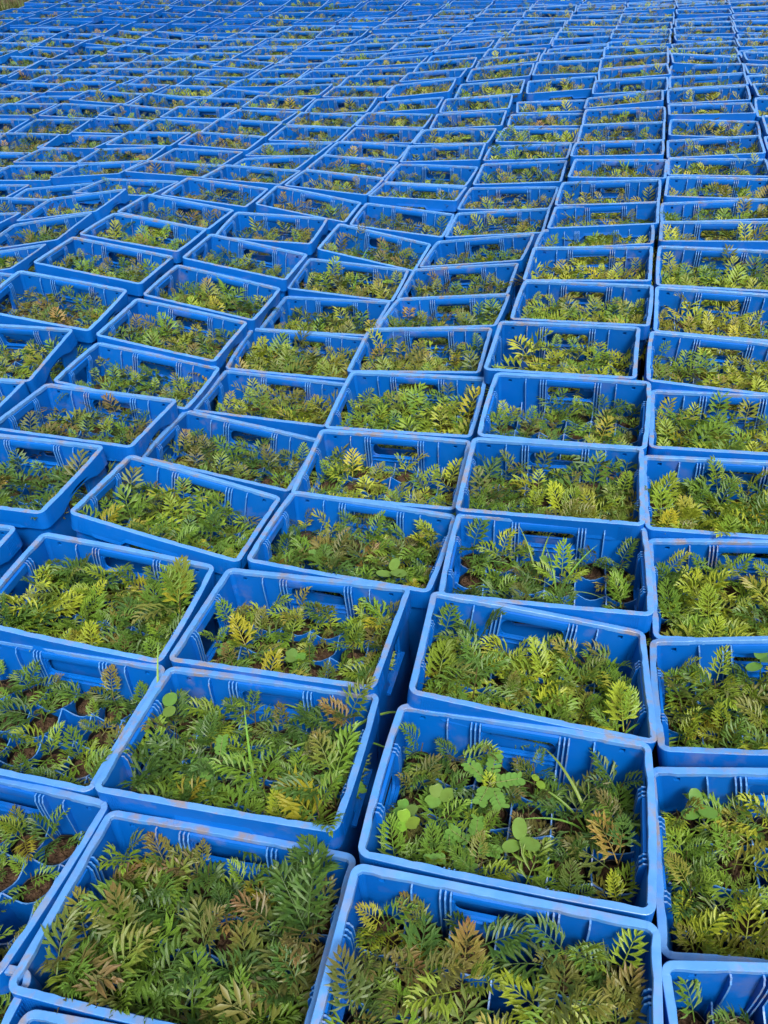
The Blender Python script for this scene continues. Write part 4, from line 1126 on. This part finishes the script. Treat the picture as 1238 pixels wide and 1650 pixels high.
# the rest of the seedlings: one mesh of real leaves, lighter with distance
PROTO = {}
for lod, cnt in ((1, 16), (2, 14)):
    bank = [frond(300+50*lod+i, lod) for i in range(14)]
    lst = []
    for q in range(cnt):
        r = random.Random(7000+lod*100+q)
        plan, h = seedling_plan(r, 1.0)
        if lod == 2: plan = plan[:1]+plan[2:]
        V = []; F = []; T = []; ID = []; nv = 0
        for fi, (hz, L, az, el, age, var) in enumerate(plan):
            v, f, t = bank[var]
            w = v @ (rot_frond(az, el, r.uniform(-.25, .25)).T)*L + np.array([0, 0, hz])
            V.append(w); F += [tuple(i+nv for i in g) for g in f]; T.append(t); ID += [fi]*len(v); nv += len(v)
        # stem
        w = .0016
        V.append(np.array([(-w, 0, 0), (w, 0, 0), (0, w, h), (0, -w, 0), (0, w, 0), (w, 0, h)])); F += [(nv, nv+1, nv+2), (nv+3, nv+4, nv+5)]
        T.append(np.full(6, .3)); ID += [len(plan)]*6; nv += 6
        F3 = []
        for g in F: F3 += [g] if len(g) == 3 else [(g[0], g[1], g[2]), (g[0], g[2], g[3])]
        lst.append((np.concatenate(V), np.array(F3), np.concatenate(T), np.array(ID), [p[4] for p in plan]))
    PROTO[lod] = lst
LV = []; LF = []; LT = []; LC = []; n0 = 0
SV = []; SF = []; SM = []; s0 = 0
ang = np.arange(8)*math.pi/4
for c in rest:
    k = c['k']; r = random.Random(c['seed'])
    if c['pr'] is None: continue
    dep = c['pr'][2]
    lod = 1 if dep < 3.3 else 2
    V, F, T, ID, ages = PROTO[lod][r.randrange(len(PROTO[lod]))]
    s = k['vig']*r.uniform(.80, 1.12)
    cx0, cy0 = (c['i']-(NX-1)/2)*PX, (c['j']-(NY-1)/2)*PY
    best = None
    for _ in range(5):
        Rz = np.array(Matrix.Rotation(r.uniform(0, 6.283), 3, 'Z'))*s
        W_ = V[::7] @ Rz.T
        bad = float(((np.abs(W_[:, 0]+cx0) > HW-.014) | (np.abs(W_[:, 1]+cy0) > HD-.014)).mean())
        if best is None or bad < best[0]: best = (bad, Rz)
        if c['i'] not in (0, NX-1) and c['j'] not in (0, NY-1): break
    Rm = np.array(k['R']) @ best[1]
    P = np.array(c['P'])
    LV.append(V @ Rm.T + P); LF.append(F + n0); n0 += len(V); LT.append(T)
    cyel = min(1, max(0, k['yel'] + r.gauss(0, .17))); cbro = k['bro']*r.uniform(.3, 1.7)
    cols = [(*leaf_colour(r, cyel, cbro, a)[0], 0) for a in ages]
    cols = np.array([(q[0], q[1], q[2], (r.random() < cbro*.9)*r.uniform(.25, .85)) for q in cols] + [(.08, .07, .03, 0)])
    LC.append(cols[ID])
    # pot rim and soil
    rr = np.array(k['R'])
    top = np.stack([.0265*np.cos(ang), .0265*np.sin(ang), np.full(8, .008)], 1)
    low = np.stack([.0250*np.cos(ang), .0250*np.sin(ang), np.full(8, -.05)], 1)
    so = np.stack([.0255*np.cos(ang), .0255*np.sin(ang), np.full(8, -.001)], 1)
    v = np.concatenate([top, low, so, [[0, 0, .003]]]) @ rr.T + P
    SV.append(v)
    for j in range(8):
        j2 = (j+1) % 8
        SF += [(s0+j, s0+8+j, s0+8+j2, s0+j2), (s0+j, s0+j2, s0+16+j2, s0+16+j), (s0+24, s0+16+j, s0+16+j2)]
        SM += [2, 2, 1]
    s0 += 25
LV = np.concatenate(LV); LF = np.concatenate(LF); LT = np.concatenate(LT); LC = np.concatenate(LC)
SV = np.concatenate(SV)
nL = len(LV)
allv = np.concatenate([LV, SV]).astype(np.float32)
quad_or_tri = [tuple(x + nL for x in f) for f in SF]
loops = np.concatenate([LF.ravel(), np.array([i for f in quad_or_tri for i in f])]).astype(np.int32)
tot = np.concatenate([np.full(len(LF), 3), np.array([len(f) for f in quad_or_tri])]).astype(np.int32)
starts = np.concatenate([[0], np.cumsum(tot)[:-1]]).astype(np.int32)
me = bpy.data.meshes.new('seedlings_beyond')
me.vertices.add(len(allv)); me.vertices.foreach_set('co', allv.ravel())
me.loops.add(len(loops)); me.loops.foreach_set('vertex_index', loops)
me.polygons.add(len(tot)); me.polygons.foreach_set('loop_start', starts); me.polygons.foreach_set('loop_total', tot)
for q in (M_LEAFS, M_SOIL, M_POT): me.materials.append(q)
me.polygons.foreach_set('material_index', np.concatenate([np.zeros(len(LF)), np.array(SM)]).astype(np.int32))
a = me.attributes.new('tint', 'FLOAT_COLOR', 'POINT')
a.data.foreach_set('color', np.concatenate([LC, np.zeros((len(SV), 4))]).astype(np.float32).ravel())
a = me.attributes.new('tip', 'FLOAT', 'POINT')
a.data.foreach_set('value', np.concatenate([LT, np.zeros(len(SV))]).astype(np.float32))
me.update(calc_edges=True)
o = link('seedlings_beyond', me)
tag(o, 'mass of green and bronze ferny seedlings filling the crates farther back', 'seedlings', None, 'stuff')
print('stuff tris', len(LF) + len(SF), 'objects', len(bpy.data.objects))

# ------------------------------------------------------------------ grassy bank beyond the left edge of the crates
M_GRASS = leaf_mat('bank_grass', True)
r = random.Random(77)
gvv = []; gff = []; gcc = []
left = [(-3.75, 8.6), (-3.5, 9.4), (-3.2, 10.4), (-2.4, 11.0), (-.5, 10.9), (1.5, 10.4), (3.2, 9.8), (5.5, 9.2)]
def bank_point():
    i = r.randrange(len(left)-1); t = r.random()
    (x0, y0), (x1, y1) = left[i], left[i+1]
    d = abs(r.gauss(0, .9)) + .25
    nx, ny = -(y1-y0), (x1-x0); l = math.hypot(nx, ny)
    return x0+(x1-x0)*t + nx/l*d, y0+(y1-y0)*t + ny/l*d
for q in range(9000):
    if q < 3500:
        x, y = -4.0 + r.gauss(0, .35) - .25, r.uniform(7.6, 11.5)
    else: x, y = bank_point()
    z = ground_z(x, y) + min(max(0, math.hypot(x, y-4)-7)*.02, 1.2) - .01
    h = r.uniform(.12, .34); w = r.uniform(.003, .007); az = r.uniform(0, 6.28); ln = r.uniform(.1, .6)
    dx, dy = math.cos(az), math.sin(az); b = len(gvv)
    gvv += [(x-dy*w, y+dx*w, z), (x+dy*w, y-dx*w, z), (x+dx*ln*h*.4-dy*w*.8, y+dy*ln*h*.4+dx*w*.8, z+h*.6),
            (x+dx*ln*h*.4+dy*w*.8, y+dy*ln*h*.4-dx*w*.8, z+h*.6), (x+dx*ln*h, y+dy*ln*h, z+h)]
    gff += [(b, b+1, b+3, b+2), (b+2, b+3, b+4)]
    c = r.choice(((.05, .085, .018), (.08, .10, .026), (.11, .095, .035), (.03, .05, .013), (.04, .07, .016)))
    gcc += [(*[u*r.uniform(.8, 1.2) for u in c], 0)]*5
me = new_mesh('grass', gvv, gff, M_GRASS, False, {'tip': [0.0]*len(gvv)})
a = me.attributes.new('tint', 'FLOAT_COLOR', 'POINT'); a.data.foreach_set('color', [u for c in gcc for u in c])
o = link('grass', me); tag(o, 'rough green and straw grass on the bank beyond the crates', 'grass', None, 'stuff')

# ------------------------------------------------------------------ weeds that came up among the seedlings
M_WEED = leaf_mat('weed_leaf', False)
def zero_tip(me):
    a = me.attributes.new('tip', 'FLOAT', 'POINT'); a.data.foreach_set('value', [0.0]*len(me.vertices)); return me
def oval_mesh(name, asp, notch=0.0, cup=.12):
    v = [(0, 0, 0)]; f = []; n = 14
    for j in range(n+1):
        t = math.pi*j/n
        y = (1-math.cos(t))/2; x = asp*.5*math.sin(t)**.85
        v += [(x, y - (notch*(1-abs(x)/(asp*.5)) if j > n-3 else 0), cup*x*2*abs(x))]
    k = len(v)
    for j in range(n+1):
        _, (x, y, z) = 0, v[1+j]
        v.append((-x, y, z))
    mid = len(v)
    for j in range(n+1): v.append((0, v[1+j][1], -.03))
    for j in range(n):
        f.append((1+j, 2+j, mid+j+1, mid+j)); f.append((mid+j, mid+j+1, k+j+1, k+j))
    return zero_tip(new_mesh(name, v, f, M_WEED, True))
OV_ROUND = oval_mesh('weed_round_leaf', .82)
OV_HEART = oval_mesh('weed_clover_leaf', .92, .12)
OV_NARROW = oval_mesh('weed_leaflet', .5)
OV_BROAD = oval_mesh('weed_broad_leaf', .66)
def blade_mesh(seed, bend):
    r = random.Random(seed); v = []; f = []; n = 12
    p = np.zeros(3); el = 1.35
    for i in range(n+1):
        s = i/n; w = .030*(min(1, .45+s*3))*(1-s)**.6 + .0006
        v += [(-w, p[1], p[2]+w*.25), (0, p[1], p[2]-w*.15), (w, p[1], p[2]+w*.25)]
        el2 = el - bend*s*1.25
        p = p + np.array([0, math.cos(el2), math.sin(el2)])/n
    for i in range(n):
        for j in range(2): f.append((i*3+j, i*3+j+1, i*3+4+j, i*3+3+j))
    return zero_tip(new_mesh('grass_blade', v, f, M_WEED, True))
BLADES = [blade_mesh(i, b) for i, b in enumerate((.5, 1.0, 1.5, 2.0, 2.5))]
def stalk_mesh():
    v = []; f = []
    for i in range(4):
        for j in range(4):
            a = 1.571*j; v.append((.5*math.cos(a)*(1-.1*i), .5*math.sin(a)*(1-.1*i), i/3))
    for i in range(3):
        for j in range(4): f.append((i*4+j, i*4+(j+1) % 4, i*4+4+(j+1) % 4, i*4+4+j))
    return zero_tip(new_mesh('weed_stalk', v, f, M_WEED, True))
STALK = stalk_mesh()
BYKEY = {(k['c'], k['r']): k for k in CRATES}
def weed_root(name, key, x, y, label, cat, group):
    k = BYKEY[key]
    o = link(name, None)
    o.matrix_world = Matrix.Translation(k['M'] @ Vector((x, y, SOIL_Z))) @ k['R'].to_4x4()
    return tag(o, label, cat, group)
def put(name, me, root, loc, rot, sc, col):
    o = link(name, me, root); o.location = loc; o.rotation_euler = rot
    o.scale = sc if isinstance(sc, tuple) else (sc, sc, sc); o.color = (*col, 0); return o
PALE = (.145, .265, .05); LIMEW = (.20, .33, .03); MIDW = (.12, .27, .05); GRASSC = (.17, .31, .05)
def clover(key, x, y, h, size, n, col, label, lean=0.0):
    r = random.Random(int(x*1e4)+int(y*1e4)); root = weed_root('clover_weed', key, x, y, label, 'weed', 'weeds among the seedlings')
    put('stalk', STALK, root, (0, 0, 0), (0, 0, 0), (.0022, .0022, h), col)
    for i in range(n):
        az = 6.283*i/n + r.uniform(-.3, .3) + .6
        put('leaf', OV_HEART if n == 3 else OV_ROUND, root, (0, 0, h), (r.uniform(.0, .35), 0, az), size*.80*r.uniform(.85, 1.12), tuple(q*r.uniform(.85, 1.12) for q in col))
def broadleaf(key, x, y, h, size, n, col, label):
    r = random.Random(int(x*1e4)+int(y*1e4)+9); root = weed_root('broadleaf_weed', key, x, y, label, 'weed', 'weeds among the seedlings')
    put('stalk', STALK, root, (0, 0, 0), (0, 0, 0), (.003, .003, h), col)
    for i in range(n):
        az = 6.283*i/n + r.uniform(-.3, .3)
        put('leaf', OV_BROAD, root, (0, 0, h*(1-.1*(i % 2))), (r.uniform(.1, .4), 0, az), size*.86*r.uniform(.8, 1.1), col)
def vetch(key, x, y, h, n, L, col, label):
    r = random.Random(int(x*1e4)+int(y*1e4)+3); root = weed_root('vetch_weed', key, x, y, label, 'weed', 'weeds among the seedlings')
    put('stalk', STALK, root, (0, 0, 0), (0, 0, 0), (.0022, .0022, h), (.25, .28, .1))
    for i in range(n):
        az = 6.283*i/n + r.uniform(-.4, .4); el = r.uniform(.0, .35)
        d = Vector((-math.sin(az)*math.cos(el), math.cos(az)*math.cos(el), math.sin(el)))
        st = put('leaf_stalk', STALK, root, (0, 0, h), d.to_track_quat('Z', 'Y').to_euler(), (.0013, .0013, L), (.28, .30, .12))
        for q in range(5):
            for s in (-1, 1):
                a2 = az - s*1.05
                o = put('leaflet', OV_NARROW if r.random() < .4 else OV_ROUND, root, tuple(Vector((0, 0, h)) + d*(L*(.25+.18*q))), (el*.5, 0, a2), L*.30*r.uniform(.85, 1.1), col)
def grass(key, x, y, blades, label, col=GRASSC):
    root = weed_root('grass_tuft', key, x, y, label, 'grass tuft', 'grass tufts among the seedlings')
    r = random.Random(int(x*1e4)+int(y*1e4)+1)
    for (az, L, kind) in blades:
        put('blade', BLADES[kind], root, (r.uniform(-.004, .004), r.uniform(-.004, .004), 0), (r.uniform(-.15, .15), 0, math.radians(az)), (L*.78, L*1.4, L*1.2), tuple(c*r.uniform(.85, 1.15) for c in col))
clover((1, 1), -.109, -.002, .080, .034, 3, PALE, 'pale clover weed with three large rounded leaves, left half of second crate by gap')
clover((1, 1), -.150, -.054, .082, .027, 3, LIMEW, 'lime clover weed at the front left corner of the pale-clover crate')
clover((1, 1), -.160, -.020, .060, .026, 3, MIDW, 'mid-green clover weed against the left wall behind the lime clover')
vetch((1, 1), -.036, .042, .075, 5, .046, MIDW, 'spreading weed with paired oval leaflets, middle back of the pale-clover crate')
vetch((1, 1), -.047, -.055, .055, 4, .040, MIDW, 'small paired-leaflet weed at the front of the pale-clover crate')
vetch((1, 1), -.078, -.080, .052, 3, .036, MIDW, 'low paired-leaflet weed touching the front wall of the pale-clover crate')
broadleaf((1, 1), .019, -.043, .074, .036, 3, PALE, 'pale broadleaf weed with three toothed leaves, front centre of the pale-clover crate')
clover((1, 1), .037, .062, .075, .018, 2, LIMEW, 'tiny round-leaved weed by the back wall slot of the pale-clover crate')
grass((1, 1), .124, .030, [(38, .150, 3), (66, .115, 2), (-118, .150, 3), (-95, .135, 3), (102, .11, 2), (10, .07, 0), (-20, .085, 1), (150, .10, 3)], 'tuft of long arching grass in the right half of the pale-clover crate')
clover((2, 2), -.168, .062, .096, .040, 2, PALE, 'pale weed with two round leaves in the back left corner of a crate')
vetch((2, 2), -.046, -.015, .070, 4, .040, MIDW, 'paired-leaflet weed in the middle of the crate holding the round-leaved weed')
grass((2, 2), .022, -.031, [(20, .14, 0), (-30, .09, 1), (70, .08, 2), (130, .08, 1), (-100, .07, 2)], 'grass tuft with one tall upright blade near the crate middle')
grass((2, 2), -.186, .038, [(15, .165, 0), (60, .06, 2)], 'single tall grass blade standing at the left wall of the crate')
grass((2, 2), .135, .090, [(-55, .17, 4), (70, .15, 3), (-100, .13, 3), (20, .10, 1), (120, .15, 4)], 'arching grass at the right wall hanging out over the rim')
vetch((2, 2), .172, .005, .060, 3, .046, MIDW, 'paired-leaflet weed poking out by the end slot of the crate')
grass((1, 2), .150, -.085, [(-62, .125, 1), (40, .08, 1), (-140, .07, 2)], 'grass blade leaning out over the right rim, third crate left of gap')
grass((1, 3), -.018, .034, [(-10, .13, 2), (30, .12, 1), (75, .11, 2), (-60, .10, 2), (140, .09, 2), (-120, .08, 1), (60, .06, 0)], 'fine grass tuft left of centre in the sparse fourth crate')
grass((1, 3), .028, .007, [(-40, .12, 1), (20, .10, 1), (95, .09, 2), (-100, .09, 2)], 'thin grass tuft right of centre in the sparse fourth crate')
clover((1, 3), -.001, .062, .060, .020, 3, MIDW, 'small clover weed under the back slot of the sparse fourth crate')
grass((2, 3), .112, .055, [(8, .11, 1), (-25, .09, 1), (50, .07, 1)], 'broad yellow-green grass tuft at the right of the third left-hand crate', (.19, .30, .04))
clover((2, 3), .012, -.045, .066, .028, 3, MIDW, 'round-leaved weed near the front wall of the third left-hand crate')
clover((2, 3), -.133, -.045, .062, .030, 3, MIDW, 'round-leaved weed at the front left of the third left-hand crate')
broadleaf((2, 4), .101, -.058, .088, .046, 3, PALE, 'broadleaf weed with one large oval leaf at the crate front right')
clover((2, 4), -.086, -.039, .076, .026, 3, MIDW, 'small clover weed at the left of the crate with the large oval leaf')
grass((3, 9), -.011, .095, [(-8, .17, 1), (-50, .15, 3), (20, .12, 2), (60, .12, 3), (-80, .10, 2)], 'tall arching grass tuft standing above the rim of a middle crate')
clover((3, 9), .135, .064, .090, .030, 3, LIMEW, 'lime round-leaved weed right of the tall grass tuft')
broadleaf((0, 1), -.135, .088, .085, .036, 3, MIDW, 'dark round-leaved weed in the back left corner right of the gap')
broadleaf((0, 2), -.018, .110, .088, .040, 3, MIDW, 'broad pale-veined weed at the back wall, crate right of the gap')
grass((0, 1), -.080, -.105, [(-130, .11, 3), (-60, .10, 2), (100, .09, 2)], 'broad grass tuft at the front left of the crate right of the gap')
clover((3, 15), .05, .02, .095, .040, 3, LIMEW, 'bright lime weed rising from a distant crate near the photo middle')
grass((1, 12), .03, .05, [(-8, .15, 1), (-50, .12, 2), (30, .12, 1)], 'grass tuft above the seedlings in a distant crate left of the gap')
